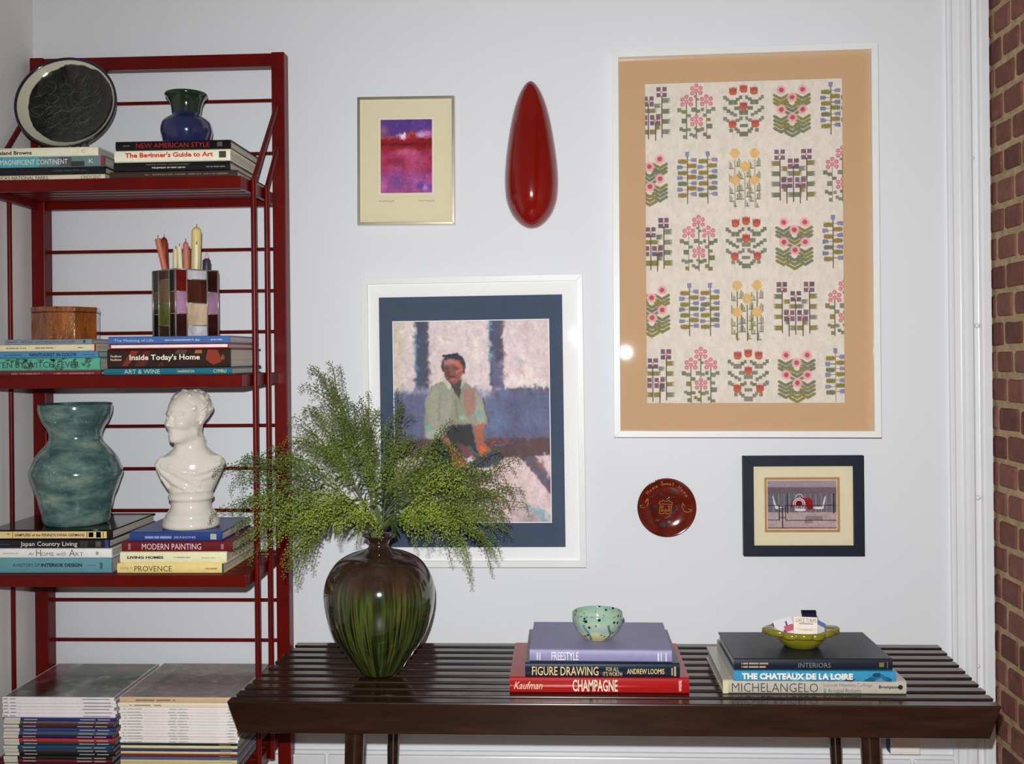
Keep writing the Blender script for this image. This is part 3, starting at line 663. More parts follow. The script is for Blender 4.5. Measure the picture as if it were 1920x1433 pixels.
# green drip-glazed vase on the bench
def drip_glaze():
    nm = NM('brown_green_drip_glaze'); v = nm.coord('Object'); sp = nm.n('ShaderNodeSeparateXYZ'); nm.l(v, sp.inputs[0])
    ang = nm.math('ARCTAN2', sp.outputs[1], sp.outputs[0]); cb = nm.n('ShaderNodeCombineXYZ'); nm.l(nm.math('MULTIPLY', ang, 6.2), cb.inputs[0]); nm.l(nm.math('MULTIPLY', sp.outputs[2], 2.0), cb.inputs[1])
    st = nm.noise(cb.outputs[0], 1.35, 3, .6); cb2 = nm.n('ShaderNodeCombineXYZ'); nm.l(nm.math('MULTIPLY', ang, 9.0), cb2.inputs[0]); nm.l(nm.math('MULTIPLY', sp.outputs[2], 3.0), cb2.inputs[1]); fine = nm.noise(cb2.outputs[0], 1.6, 2)
    green = nm.ramp(st, [(.36, C(26, 20, 12, .95)), (.43, C(38, 44, 18, .95)), (.50, C(62, 80, 30, .95)), (.55, C(92, 102, 42, .95)), (.60, C(44, 58, 24, .95)), (.66, C(30, 28, 16, .95)), (.8, C(40, 52, 22, .95))])
    low = nm.ramp(nm.math('MULTIPLY', sp.outputs[2], 4.0), [(0.0, C(18, 42, 16, .95)), (.5, C(48, 60, 26, .95))]); green = nm.mix(.35, green, low)
    green = nm.mix(nm.ramp(fine, [(.55, (0, 0, 0, 1)), (.60, (1, 1, 1, 1))]), green, C(30, 20, 12, .95))
    n3 = nm.noise(v, 30., 4); brown = nm.ramp(n3, [(.3, C(40, 28, 21, .95)), (.7, C(68, 49, 37, .95))])
    h = nm.math('ADD', sp.outputs[2], nm.math('MULTIPLY', nm.math('SUBTRACT', fine, .5), .16)); fac = nm.ramp(nm.math('MULTIPLY', h, 4.0), [(.70, (0, 0, 0, 1)), (.82, (1, 1, 1, 1))])
    nm.base(nm.mix(fac, green, brown)); nm.props(.1, .5, 0, .6); return nm.m
s_ = 1 / 866.
pv = smooth_prof([(34 * s_, 0), (38 * s_, 3 * s_), (51 * s_, 20 * s_), (66 * s_, 41 * s_), (81 * s_, 63 * s_), (92.5 * s_, 89 * s_), (100.5 * s_, 118 * s_), (103.5 * s_, 150 * s_), (100 * s_, 172 * s_), (91 * s_, 192 * s_), (76 * s_, 210 * s_), (54 * s_, 222 * s_), (31 * s_, 229 * s_), (21 * s_, 234 * s_), (18.5 * s_, 240 * s_), (20.5 * s_, 248 * s_), (28 * s_, 254 * s_), (32.5 * s_, 257 * s_)], 80)
GV = Vector((-.405, -.340, ZB))
tag(mk('vase', MB().lathe(hollow(pv, .004), 80), drip_glaze(), smooth=True, loc=GV), 'big round vase with brown shoulder and green drip glaze on the bench', 'vase')

# speckled bowl
def bowl_mat():
    nm = NM('speckled_aqua_glaze'); v = nm.coord('Object'); sp = nm.n('ShaderNodeSeparateXYZ'); nm.l(v, sp.inputs[0]); f = nm.noise(v, 30., 3)
    h = nm.math('ADD', nm.math('MULTIPLY', sp.outputs[2], 16.), nm.math('MULTIPLY', nm.math('SUBTRACT', f, .5), .5))
    c = nm.ramp(h, [(.12, C(208, 196, 128, .9)), (.32, C(206, 204, 146, .9)), (.42, C(156, 182, 172, .9)), (.7, C(166, 190, 164, .9)), (1., C(128, 172, 158, .9))])
    vo = nm.n('ShaderNodeTexVoronoi'); vo.inputs['Scale'].default_value = 85.; nm.l(v, vo.inputs['Vector']); d = vo.outputs['Distance']
    m = nm.ramp(d, [(.24, (1, 1, 1, 1)), (.29, (0, 0, 0, 1))]); g = nm.noise(v, 60., 1); m2 = nm.ramp(g, [(.46, (0, 0, 0, 1)), (.48, (1, 1, 1, 1))]); mm = nm.n('ShaderNodeMix', data_type='RGBA', blend_type='MULTIPLY'); mm.inputs[0].default_value = 1.; nm.l(m, mm.inputs[6]); nm.l(m2, mm.inputs[7])
    nm.base(nm.mix(mm.outputs[2], c, C(18, 40, 34, .9))); nm.props(.08, .5, 0, .5); return nm.m
s_ = 1 / 890.
pv = smooth_prof([(19 * s_, 0), (23 * s_, 1.2 * s_), (36 * s_, 13 * s_), (44 * s_, 27 * s_), (47.5 * s_, 40 * s_), (47 * s_, 50 * s_)], 30)
BW = thing('bowl', 'small speckled aqua and yellow bowl on the lavender book', 'bowl', (.063, -.386, ZF))
mk('bowl_body', MB().lathe(hollow(pv, .0028, .004), 56), bowl_mat(), BW, smooth=True)
def glaze_streak(a0, z0, z1, w0, rgb):
    """a brushed glaze band that follows the bowl's outside wall"""
    mb = MB(); n = 10; pr = np.array(pv)
    for i in range(n + 1):
        z_ = z0 + (z1 - z0) * i / n; r = float(np.interp(z_, pr[:, 1], pr[:, 0])) + .0004
        a = a0 + .10 * math.sin(i * .5); wd = w0 * (1 + .25 * math.sin(i * 1.3)) / max(r, .02)
        for q in (-.5, 0, .5): mb.v.append((r * math.cos(a + q * wd), r * math.sin(a + q * wd), z_))
    mb.f += [(i * 3 + q, i * 3 + q + 1, i * 3 + q + 4, i * 3 + q + 3) for i in range(n) for q in (0, 1)]
    return mk('glaze_streak', mb, M('streak_teal_%d' % rgb[0], C(*rgb, .9), .1, .5, coat=.5), BW, smooth=True)
glaze_streak(-PI / 2 - .50, .004, .040, .005, (74, 140, 132)); glaze_streak(-PI / 2 + .52, .004, .040, .0055, (60, 126, 118)); glaze_streak(PI / 2 + .3, .01, .045, .006, (66, 130, 124))

# olive dish with scalloped rim
OLV = M('olive_green_glaze', C(128, 122, 30, .95), .14, .5, coat=.5, var=.12, nscale=40)
DI = thing('dish', 'olive green dish with scalloped flat rim on the navy book', 'dish', (.487, -.372, ZI))
s_ = 1 / 912.
pv2 = smooth_prof([(28 * s_, 0), (31 * s_, 1 * s_), (42 * s_, 12 * s_), (48.5 * s_, 26 * s_), (49.5 * s_, 30 * s_)], 20)
mk('dish_body', MB().lathe(hollow(pv2, .004, .005), 64), OLV, DI, smooth=True)
mb = MB(); n = 160
def rim_r(a):
    s = abs(math.cos(a)) ** 10; lob = abs(math.sin(5.5 * (a + .2))) ** .6
    return (.0605 + .0165 * s + .0075 * (lob - .5) + .0015 * math.sin(3 * a))
ring = []
for j in range(n):
    a = 2 * PI * j / n; R_ = rim_r(a); dz = .0035 * math.sin(5.5 * (a + .2)) * .4 - .001
    for (r, zz) in ((.0475, .0315), (.052, .0365), (R_ - .003, .0385 + dz), (R_, .036 + dz), (R_, .0285 + dz), (R_ - .003, .0255 + dz), (.0495, .0265)):
        mb.v.append((r * math.cos(a), r * .92 * math.sin(a), zz))
for j in range(n):
    for q in range(7): mb.f.append((j * 7 + q, ((j + 1) % n) * 7 + q, ((j + 1) % n) * 7 + (q + 1) % 7, j * 7 + (q + 1) % 7))
mk('scalloped_rim', mb, OLV, DI, smooth=True)
# matchbooks in the dish
def matchbook(label, loc, rot, wdt, hgt, col, strips, lettering=(), thick=.004):
    t = thing('matchbook', label, 'matchbook', loc, 0, None); t.rotation_euler = rot
    mk('match_cover', box(-wdt / 2, wdt / 2, 0, thick, 0, hgt), cm(col, .4, .95), t, bevel=.0008)
    for (x0, x1, z0, z1, c_) in strips: mk('printed_panel', box(x0 * wdt, x1 * wdt, -.0003, .001, z0 * hgt, z1 * hgt), cm(c_, .4, .95), t)
    for (s, x0, x1, z0, z1, c_) in lettering:
        mb = MB()
        if s == '-':
            for q in range(16):
                a = x0 + (x1 - x0) * q / 16; mb.add([(a * wdt, -.0006, z0 * hgt), ((a + .03) * wdt, -.0006, z0 * hgt), ((a + .03) * wdt, -.0006, z1 * hgt), (a * wdt, -.0006, z1 * hgt)], [(0, 1, 2, 3)])
        else: text_fit(mb, s, x0 * wdt, x1 * wdt, z0 * hgt, z1 * hgt, -.0006)
        mk('lettering', mb, cm(c_, .5, .95), t)
dl = Vector((.487, -.372, ZI))
matchbook('white matchbook with red-brown print standing at the front of the olive dish', dl + Vector((.004, -.028, .0215)), (-.22, .04, 0), .049, .044, (232, 224, 208), (), (('CHICE TURIPS', -.42, .44, .74, .93, (110, 84, 70)), ('-', -.28, .32, .66, .71, (130, 110, 100)), ('-', -.38, .42, .44, .47, (190, 140, 130)), ('-', -.25, .28, .38, .41, (190, 140, 130))))
matchbook('white and pink matchbook lying tilted at the left of the olive dish', dl + Vector((-.031, -.014, .0215)), (-.62, -.35, -.25), .040, .042, (222, 218, 222), ((-.02, .48, .25, .58, (196, 96, 112)), (-.5, .5, .0, .10, (110, 26, 30)), (.1, .2, .55, .8, (90, 96, 150))))
matchbook('navy and dark red matchbook at the back right of the olive dish', dl + Vector((.026, .002, .0205)), (-.40, .10, .42), .036, .053, (28, 30, 62), ((-.5, .5, 0, .62, (110, 22, 30)), (-.5, .5, .86, .96, (14, 16, 34))))
matchbook('small white and blue matchbook leaning at the right inside the olive dish', dl + Vector((.034, -.014, .0225)), (-.5, .5, .2), .020, .034, (216, 210, 212), ((-.5, .5, .70, .98, (96, 120, 170)),))
matchbook('dark brown matchbook lying at the bottom left of the olive dish', dl + Vector((-.016, -.022, .018)), (-.9, .1, -.1), .046, .030, (60, 40, 42), ((-.5, .5, .5, .7, (96, 66, 70)),))

# ---------------------------------------------------------------- dark carved plate on an easel
def plate_glaze():
    nm = NM('black_and_cream_plate_glaze'); v = nm.coord('Object'); mp = nm.n('ShaderNodeVectorMath', operation='ADD'); mp.inputs[1].default_value = (-.007, -.004, 0); nm.l(v, mp.inputs[0])
    sx = nm.n('ShaderNodeSeparateXYZ'); nm.l(mp.outputs[0], sx.inputs[0]); r = nm.math('SQRT', nm.math('ADD', nm.math('MULTIPLY', sx.outputs[0], sx.outputs[0]), nm.math('MULTIPLY', sx.outputs[1], sx.outputs[1])))
    f = nm.noise(v, 26., 3); r = nm.math('ADD', r, nm.math('MULTIPLY', nm.math('SUBTRACT', f, .5), .010))
    s0 = nm.n('ShaderNodeSeparateXYZ'); nm.l(v, s0.inputs[0]); r0 = nm.math('SQRT', nm.math('ADD', nm.math('MULTIPLY', s0.outputs[0], s0.outputs[0]), nm.math('MULTIPLY', s0.outputs[1], s0.outputs[1])))
    g = nm.noise(v, 60., 4); dark = nm.ramp(g, [(.35, C(12, 12, 12, .55)), (.75, C(38, 38, 36, .55))])
    c = nm.mix(nm.ramp(nm.math('MULTIPLY', r, 6.), [(.595, (0, 0, 0, 1)), (.605, (1, 1, 1, 1))]), dark, C(164, 162, 142, .55))
    c = nm.mix(nm.ramp(nm.math('MULTIPLY', r0, 6.), [(.664, (0, 0, 0, 1)), (.672, (1, 1, 1, 1))]), c, C(24, 22, 34, .55)); nm.base(c); nm.props(.12, .5, 0, .5); nm.bump(g, .3, .002); return nm.m
PL = thing('plate', 'large black carved plate with cream rim standing on a small easel', 'plate', (-1.160, -.195, ZL1 + .009)); PL.rotation_euler = (PI / 2 - .27, 0, .10)
pr_ = [(.040, -.002), (.060, .0005), (.085, .006), (.102, .016), (.1125, .027), (.1165, .030), (.1175, .028), (.116, .022), (.104, .006), (.085, -.004), (.05, -.008), (.0005, -.008)]
pr_ = [(.0006, -.002)] + pr_
mb = MB().lathe(pr_, 72, False, False); mb.v = [(x, y + .1150, z) for x, y, z in mb.v]
pm = plate_glaze(); po = mk('plate_dish', mb, pm, PL, smooth=True)
# shift texture origin to the plate centre
me_ = po.data
for v in me_.vertices: v.co.y -= .1150
po.location = (0, .1150, 0)
mb = MB(); rp = random.Random(11)
for q in range(90):
    a = rp.uniform(0, 2 * PI); r = .075 * math.sqrt(rp.random()); x, y = r * math.cos(a), r * math.sin(a); d = rp.uniform(0, 6.3); kq = rp.choice((-1, 1)) * rp.uniform(20, 90); pts = []
    for i in range(12):
        if math.hypot(x, y) > .088: break
        rr = math.hypot(x, y); zz = np.interp(rr, [0, .04, .06, .085, .102], [-.002, -.002, .0005, .006, .016]) + .0004
        pts.append((x, y, zz)); x += math.cos(d) * .0035; y += math.sin(d) * .0035; d += kq * .0035
    if len(pts) > 3: mb.tube(pts, .0007, 4)
cl = mk('carved_lines', mb, M('carved_grey', C(66, 67, 63, .6), .3, .5), PL, smooth=True); cl.location = (0, .1150, 0); tag(cl, kind='stuff')
ES = thing('plate_easel', 'small brown easel holding the dark plate upright', 'plate stand', (-1.160, -.185, ZL1))
EM = M('easel_wood', C(70, 60, 44, .6), .4)
for sx in (-.036, .036):
    mk('support_arm', MB().tube([(sx, -.062, .016), (sx, -.060, .003), (sx, .0, .003), (sx, .028, .030), (sx * .6, .050, .085)], .0028, 8), EM, ES, smooth=True)
mk('crossbar', MB().tube([(-.038, .004, .003), (.038, .004, .003)], .0026, 8), EM, ES, smooth=True)
mk('rear_leg', MB().tube([(0, .046, .085), (0, .085, .003)], .0028, 8), EM, ES, smooth=True)
mk('top_bar', MB().tube([(-.024, .049, .083), (.024, .049, .083)], .0026, 8), EM, ES, smooth=True)

# ---------------------------------------------------------------- octagonal wooden box
def burl():
    nm = NM('lacquered_burl_wood'); v = nm.coord('Object', (1, 1, .35)); f = nm.noise(v, 42., 6, .65); g = nm.noise(nm.coord('Object', (1, 1, .5)), 90., 3)
    c = nm.ramp(f, [(.28, C(44, 22, 10)), (.42, C(112, 62, 24)), (.62, C(150, 88, 36)), (.8, C(174, 110, 52))]); c = nm.mix(nm.ramp(g, [(.66, (0, 0, 0, 1)), (.72, (1, 1, 1, 1))]), c, C(40, 22, 12)); nm.base(c); nm.props(.16, .5, 0, .7); nm.bump(f, .35, .003); return nm.m
BU = burl(); WB = thing('wooden_box', 'glossy octagonal burl wood box with lid on the middle shelf', 'box', (-1.155, -.210, ZL2), .30)
def octo(r, z0, z1): return MB().prism([(r * math.cos(PI / 8 + i * PI / 4), r * math.sin(PI / 8 + i * PI / 4)) for i in range(8)], 'z', z0, z1)
mk('box_body', octo(.0755, 0, .0615), BU, WB, bevel=.0015); mk('lid', octo(.0768, .0628, .0745), BU, WB, bevel=.0018); mk('lid_seam', octo(.0742, .0612, .0632), M('box_seam', C(30, 16, 8), .6), WB)

# ---------------------------------------------------------------- stained glass holder with candles
HW = .106; HH = .152
GH = thing('candle_holder', 'square stained glass holder with lead seams full of candles', 'candle holder', (-.876, -.200, ZR2), 0); GH.rotation_euler = (0, 0, .84)
gx = (-.5, -.24, .24, .5); ny = (0, .34, .67, 1.0); wy = (0, .165, .50, .855, 1.0)
P_ = dict(dr=(92, 8, 8), mv=(150, 112, 140), dk=(36, 6, 10), wh=(186, 188, 194), bn=(62, 28, 20), ct=(192, 168, 140), bl=(12, 20, 18), ol=(96, 104, 46), ob=(62, 50, 22), tn=(116, 90, 60), am=(70, 44, 16), br=(70, 44, 34))
faces = {0: (('dk', 'mv', 'dr'), ('wh', 'ct', 'bn', 'wh'), ('dk', 'mv', 'dk')), 3: (('bl', 'ob', 'bl'), ('br', 'ol', 'tn', 'br'), ('bl', 'am', 'bl')), 1: (('dk', 'mv', 'dr'), ('wh', 'bn', 'ct', 'wh'), ('dk', 'mv', 'dk')), 2: (('bl', 'ob', 'bl'), ('tn', 'ol', 'br', 'tn'), ('bl', 'am', 'bl'))}
LEAD = M('lead_solder', C(138, 135, 126), .28, .6, .35, bump=.3)
def pane_mat(k_):
    n_ = 'stained_' + k_
    if n_ in MATS: return MATS[n_]
    nm = NM(n_); v = nm.coord('Object', (1, 1, .5)); f = nm.noise(v, 30., 4); c = P_[k_]
    nm.base(nm.ramp(f, [(.3, C(*[int(x * .82) for x in c])), (.5, C(*c)), (.75, C(*[min(255, int(x * 1.15 + 6)) for x in c]))])); nm.props(.08, .5, 0, .3); nm.b.inputs['Transmission Weight'].default_value = .0; MATS[n_] = nm.m; return nm.m
for fi, cols in faces.items():
    ca, sa = math.cos(fi * PI / 2), math.sin(fi * PI / 2)
    def pt(u, d, z): x, y = u * HW, -HW / 2 - d; return (x * ca - y * sa, x * sa + y * ca, z)
    for ci in range(3):
        yy = wy if ci == 1 else ny
        for ri in range(len(yy) - 1):
            u0, u1 = gx[ci] * .985, gx[ci + 1] * .985; z0, z1 = yy[ri] * HH, yy[ri + 1] * HH
            m_ = MB().hexa([pt(u0, 0, z0), pt(u1, 0, z0), pt(u1, -.003, z0), pt(u0, -.003, z0), pt(u0, 0, z1), pt(u1, 0, z1), pt(u1, -.003, z1), pt(u0, -.003, z1)])
            mk('pane', m_, pane_mat(cols[ci][ri]), GH)
            if ri: mk('lead_seam', MB().tube([pt(u0, .0004, z0), pt(u1, .0004, z0)], .0013, 6), LEAD, GH, smooth=True)
    for u in gx[:3]: mk('lead_seam', MB().tube([pt(u, .0004, 0), pt(u, .0004, HH)], .0016 if u > -.4 else .0022, 6), LEAD, GH, smooth=True)
    mk('lead_seam', MB().tube([pt(-.5, 0, HH), pt(.5, 0, HH)], .0018, 6), LEAD, GH, smooth=True)
mk('holder_base', box(-HW / 2 + .003, HW / 2 - .003, -HW / 2 + .003, HW / 2 - .003, .0, .003), LEAD, GH)
GO = Vector((-.876, -.200, ZR2))
def candle(label, base, top, r0, r1, rgb, wick=True, tip=None, pointed=True):
    t = thing('candle', label, 'candle', GO + Vector(base), 0, None); d = Vector(top) - Vector(base)
    wx = M('wax_%d_%d_%d' % rgb, C(*rgb), .45, .4, var=.08, nscale=50)
    n = 12; pts = [tuple(d * (i / n)) for i in range(n + 1)]; rs = [r0 + (r1 - r0) * i / n for i in range(n + 1)]
    if pointed: pts += [tuple(d * 1.012), tuple(d * 1.03), tuple(d * 1.04)]; rs += [r1 * .9, r1 * .55, r1 * .12]
    mk('wax_body', MB().tube(pts, rs, 14), wx, t, smooth=True, sharp=50)
    e = d * (1.035 if pointed else 1.0)
    if tip: mk('pale_tip', MB().tube([tuple(e * .985), tuple(e * 1.01), tuple(e * 1.05), tuple(e * 1.075)], [r1 * .45, r1 * .5, r1 * .42, r1 * .1], 10), M('wax_tip', C(*tip), .5), t, smooth=True)
    elif wick: mk('wick', MB().tube([tuple(e), tuple(e + Vector((.001, 0, .008)))], .0008, 6), M('burnt_wick', C(60, 50, 40), .9), t, smooth=True)
def cz(px, py): return None
candle('tall pale yellow candle, the tallest in the stained glass holder', (.016, .012, .004), (.023, .012, .247), .0105, .0112, (214, 196, 128))
candle('dark red candle with burnt tip at the left of the stained glass holder', (-.044, .004, .004), (-.051, .004, .224), .0075, .008, (122, 34, 20))
candle('salmon candle leaning left across the stained glass holder', (-.012, -.008, .01), (-.055, -.024, .226), .0062, .0068, (184, 104, 80), pointed=False)
candle('short cream candle behind the leaning salmon one', (-.034, .018, .004), (-.030, .020, .206), .006, .0062, (206, 198, 156), pointed=False)
candle('thin cream candle in the middle of the stained glass holder', (.001, -.020, .004), (-.009, -.012, .208), .0058, .0056, (218, 208, 170), pointed=False)
candle('glossy salmon pink candle in front of the tall yellow one', (.014, -.022, .004), (.006, -.012, .212), .0072, .0066, (190, 112, 92))
candle('thin cream candle right of the salmon pink one', (.028, -.016, .004), (.031, -.012, .212), .0058, .0056, (220, 212, 176), pointed=False)
candle('purple candle with white tip at the right of the stained glass holder', (.046, .004, .004), (.049, .004, .176), .0100, .0092, (58, 48, 66), tip=(200, 186, 180))
candle('dark violet candle mostly hidden among the others', (-.018, .018, .004), (-.019, .020, .184), .006, .006, (50, 40, 62), pointed=False)
candle('brown red candle hidden behind the middle cream one', (-.004, .034, .004), (-.002, .034, .206), .006, .006, (96, 40, 30), pointed=False)

# ---------------------------------------------------------------- white bust (a smooth distance field turned into one surface)
def surface_nets(F, org, st):
    s = F < 0; nx, ny_, nz = F.shape
    c = np.zeros((nx - 1, ny_ - 1, nz - 1), int)
    for dx in (0, 1):
        for dy in (0, 1):
            for dz in (0, 1): c += s[dx:nx - 1 + dx, dy:ny_ - 1 + dy, dz:nz - 1 + dz]
    act = (c > 0) & (c < 8); idx = -np.ones(act.shape, int); ii = np.argwhere(act); idx[act] = np.arange(len(ii))
    acc = np.zeros((len(ii), 3)); cnt = np.zeros(len(ii))
    cor = [(a, b, d) for a in (0, 1) for b in (0, 1) for d in (0, 1)]
    for a in range(8):
        for b in range(a + 1, 8):
            if sum(abs(np.array(cor[a]) - np.array(cor[b]))) != 1: continue
            pa = ii + cor[a]; pb = ii + cor[b]; fa = F[tuple(pa.T)]; fb = F[tuple(pb.T)]; m = (fa < 0) != (fb < 0)
            t = np.where(m, fa / np.where(m, fa - fb, 1), 0)[:, None]; acc += np.where(m[:, None], pa + (pb - pa) * t, 0); cnt += m
    V = acc / cnt[:, None] * st + org; Fs = []
    for ax in range(3):
        o1, o2 = [(1, 2), (2, 0), (0, 1)][ax]
        sl0 = [slice(1, -1)] * 3; sl0[ax] = slice(0, -1); sl1 = list(sl0); sl1[ax] = slice(1, None)
        A = s[tuple(sl0)]; B = s[tuple(sl1)]; e = np.argwhere(A != B); sg = A[tuple(e.T)]
        base = e.copy(); 
        for q in range(3):
            if q != ax: base[:, q] += 1
        def at(d1, d2):
            p = base.copy(); p[:, o1] -= d1; p[:, o2] -= d2; return idx[tuple(p.T)]
        q = np.stack([at(1, 1), at(0, 1), at(0, 0), at(1, 0)], 1); q[~sg] = q[~sg][:, ::-1]; Fs.append(q)
    Fq = np.concatenate(Fs); Fq = Fq[(Fq >= 0).all(1)]
    return V, Fq
def build_bust():
    u = 1 / 822.                    # one photograph pixel at the bust's depth
    st = .00165; lo = np.array((-.090, -.062, .070)); hi = np.array((.090, .075, .335))
    ax = [np.arange(lo[i], hi[i], st) for i in range(3)]; X, Y, Z = np.meshgrid(*ax, indexing='ij')
    smin = lambda a, b, k: np.minimum(a, b) - np.maximum(k - np.abs(a - b), 0) ** 2 / (4 * k)
    smax = lambda a, b, k: -smin(-a, -b, k)
    def ell(px, py, pz, c, r):
        k0 = np.sqrt(((px - c[0]) / r[0]) ** 2 + ((py - c[1]) / r[1]) ** 2 + ((pz - c[2]) / r[2]) ** 2); return (k0 - 1) * min(r)
    def cap(px, py, pz, a, b, ra, rb):
        a = np.array(a, float); b = np.array(b, float); d = b - a; L = d @ d
        t = np.clip(((px - a[0]) * d[0] + (py - a[1]) * d[1] + (pz - a[2]) * d[2]) / L, 0, 1)
        return np.sqrt((px - a[0] - t * d[0]) ** 2 + (py - a[1] - t * d[1]) ** 2 + (pz - a[2] - t * d[2]) ** 2) - (ra + (rb - ra) * t)
    # torso: stacked ellipses
    hz = np.array([60, 64, 75, 100, 112, 120, 127, 133, 138, 149, 163]) * u
    aw = np.array([38, 39, 44, 56, 61, 64, 61, 52, 43, 30, 26]) * u
    bw = np.array([30, 31, 33, 36, 36, 35, 33, 31, 30, 27, 25]) * u
    a_ = np.interp(Z, hz, aw); b_ = np.interp(Z, hz, bw)
    T = (np.sqrt((X / a_) ** 2 + ((Y - .006) / b_) ** 2) - 1) * np.minimum(a_, b_) * .8
    T = np.maximum(T, np.maximum(Z - 168 * u, 60 * u - Z))
    # drapery folds across the chest, laid on the surface
    def on(x, h):
        a, b = np.interp(h * u, hz, aw), np.interp(h * u, hz, bw); return np.array((x * u, .006 - b * math.sqrt(max(.02, 1 - (x * u / a) ** 2)) + .0012, h * u))
    D = None
    for ps, r in (((( -60, 119), (-48, 104), (-30, 88), (-10, 76), (6, 68)), 4.2), (((-56, 123), (-36, 116), (-12, 106), (8, 103), (30, 108), (52, 119)), 3.2), (((-58, 112), (-50, 94), (-40, 78)), 3.6), (((-50, 116), (-24, 104), (-2, 92), (14, 80)), 2.4), (((-4, 98), (20, 92), (44, 100)), 2.0), (((-40, 100), (-20, 82)), 2.4)):
        for p, q in zip(ps[:-1], ps[1:]):
            c_ = cap(X, Y, Z, on(*p), on(*q), r * u, r * u); D = c_ if D is None else smin(D, c_, .003)
    S = smin(T, D, .006)
    S = smin(S, ell(X, Y, Z, on(-58, 119), (.0062, .0062, .0062)), .002)
    # neck
    S = smin(S, cap(X, Y, Z, (-1 * u, .006, 130 * u), (0 * u, .006, 196 * u), 25 * u, 21.5 * u), .011)
    for q in (-1, 1): S = smin(S, cap(X, Y, Z, (q * 5 * u, -18 * u, 131 * u), (q * 17 * u - 2 * u, 0 * u, 176 * u), 3.2 * u, 4 * u), .008)
    for q in (-1, 1): S = smin(S, cap(X, Y, Z, (q * 8 * u, -20 * u, 131 * u), (q * 52 * u, -8 * u, 130 * u), 3.2 * u, 3.6 * u), .008)
    # head in its own frame: chin at z=0, height 1, facing -y
    H = 98 * u; yw = math.radians(46); ox, oy, oz = -4.5 * u, -.003, 160 * u
    ca, sa = math.cos(yw), math.sin(yw); px = X - ox; py = Y - oy
    hx = (px * ca - py * sa) / H; hy = (px * sa + py * ca) / H; hz_ = (Z - oz) / H
    E = lambda c, r: ell(hx, hy, hz_, c, r)
    h = E((0, .07, .64), (.335, .43, .345)); h = smin(h, E((0, -.13, .44), (.275, .285, .40)), .10)
    h = smin(h, E((0, -.19, .15), (.185, .20, .15)), .10); h = smin(h, E((0, -.345, .075), (.075, .065, .065)), .07)
    for q in (-1, 1):
        h = smin(h, cap(hx, hy, hz_, (q * .20, -.02, .20), (q * .08, -.29, .08), .08, .06), .08)      # jaw line
        h = smin(h, E((q * .15, -.28, .37), (.11, .11, .09)), .08)                                    # cheekbone
        h = smax(h, -E((q * .125, -.445, .475), (.085, .075, .05)), .05)                              # eye socket
        h = smin(h, E((q * .12, -.335, .472), (.062, .06, .042)), .02)                                # eyeball and lid
        h = smin(h, cap(hx, hy, hz_, (q * .055, -.385, .555), (q * .20, -.325, .56), .03, .026), .05) # brow
        h = smin(h, cap(hx, hy, hz_, (q * .315, .03, .36), (q * .345, .09, .53), .035, .055), .03)    # ear
        h = smax(h, -E((q * .375, .04, .46), (.03, .035, .075)), .02)
    h = smin(h, cap(hx, hy, hz_, (0, -.375, .55), (0, -.470, .352), .030, .040), .03)                  # nose
    for q in (-1, 1): h = smin(h, E((q * .042, -.412, .332), (.034, .042, .028)), .02)
    h = smin(h, cap(hx, hy, hz_, (-.06, -.385, .232), (.06, -.385, .232), .024, .024), .02); h = smin(h, E((0, -.412, .238), (.04, .022, .018)), .015)
    h = smin(h, cap(hx, hy, hz_, (-.045, -.385, .182), (.045, -.385, .182), .026, .026), .02)
    h = smax(h, -cap(hx, hy, hz_, (-.075, -.425, .207), (.075, -.425, .207), .012, .012), .012)
    # hair: overlapping locks combed from the crown forwards and down
    rr = random.Random(4); hair = E((0, .085, .67), (.352, .425, .345)); cut = np.maximum(-(hy + .02 + (hz_ - .60) * .80), .36 - hz_ + hy * .1)
    hair = smax(hair, cut, .04)
    for q in range(70):
        a = rr.uniform(-PI, PI); el = rr.uniform(-.25, 1.3); d = (math.sin(a) * math.cos(el), -math.cos(a) * math.cos(el), math.sin(el))
        c0 = (d[0] * .335, .085 + d[1] * .405, .665 + d[2] * .325)
        if c0[1] < -.10 and c0[2] < .86: continue
        if c0[2] < .40 or (c0[1] < .12 and c0[2] < .62): continue
        e0 = (c0[0] * 1.02 + rr.uniform(-.05, .05), c0[1] - .09, c0[2] - .06 + rr.uniform(-.03, .03))
        hair = smin(hair, cap(hx, hy, hz_, c0, e0, .050, .026), .008)
    for i in range(7):                                                                                # fringe
        x0 = -.20 + i * .066; hair = smin(hair, cap(hx, hy, hz_, (x0, -.12, .945 - abs(x0) * .25), (x0 - .03, -.255 + abs(x0) * .3, .880 - abs(x0) * .35), .040, .026), .014)
    h = smin(h, hair, .018) * H * .8
    S = smin(S, h, .010)
    V, Fq = surface_nets(S, lo, st)
    # relax once
    me = bpy.data.meshes.new('bust_figure'); me.from_pydata(V.tolist(), [], Fq.tolist()); bm = bmesh.new(); bm.from_mesh(me)
    bmesh.ops.smooth_vert(bm, verts=bm.verts, factor=.5, use_axis_x=True, use_axis_y=True, use_axis_z=True)
    bmesh.ops.recalc_face_normals(bm, faces=bm.faces); bm.to_mesh(me); bm.free()
    me.polygons.foreach_set('use_smooth', [True] * len(me.polygons)); return me
CER = M('white_ceramic', C(214, 208, 196), .10, .5, coat=.5, var=.02)
BU_ = thing('bust', 'glossy white ceramic bust of a draped figure looking left', 'bust', (-.859, -.225, ZR3), .30)
mk('bust_figure', build_bust(), CER, BU_)
u = 1 / 830.
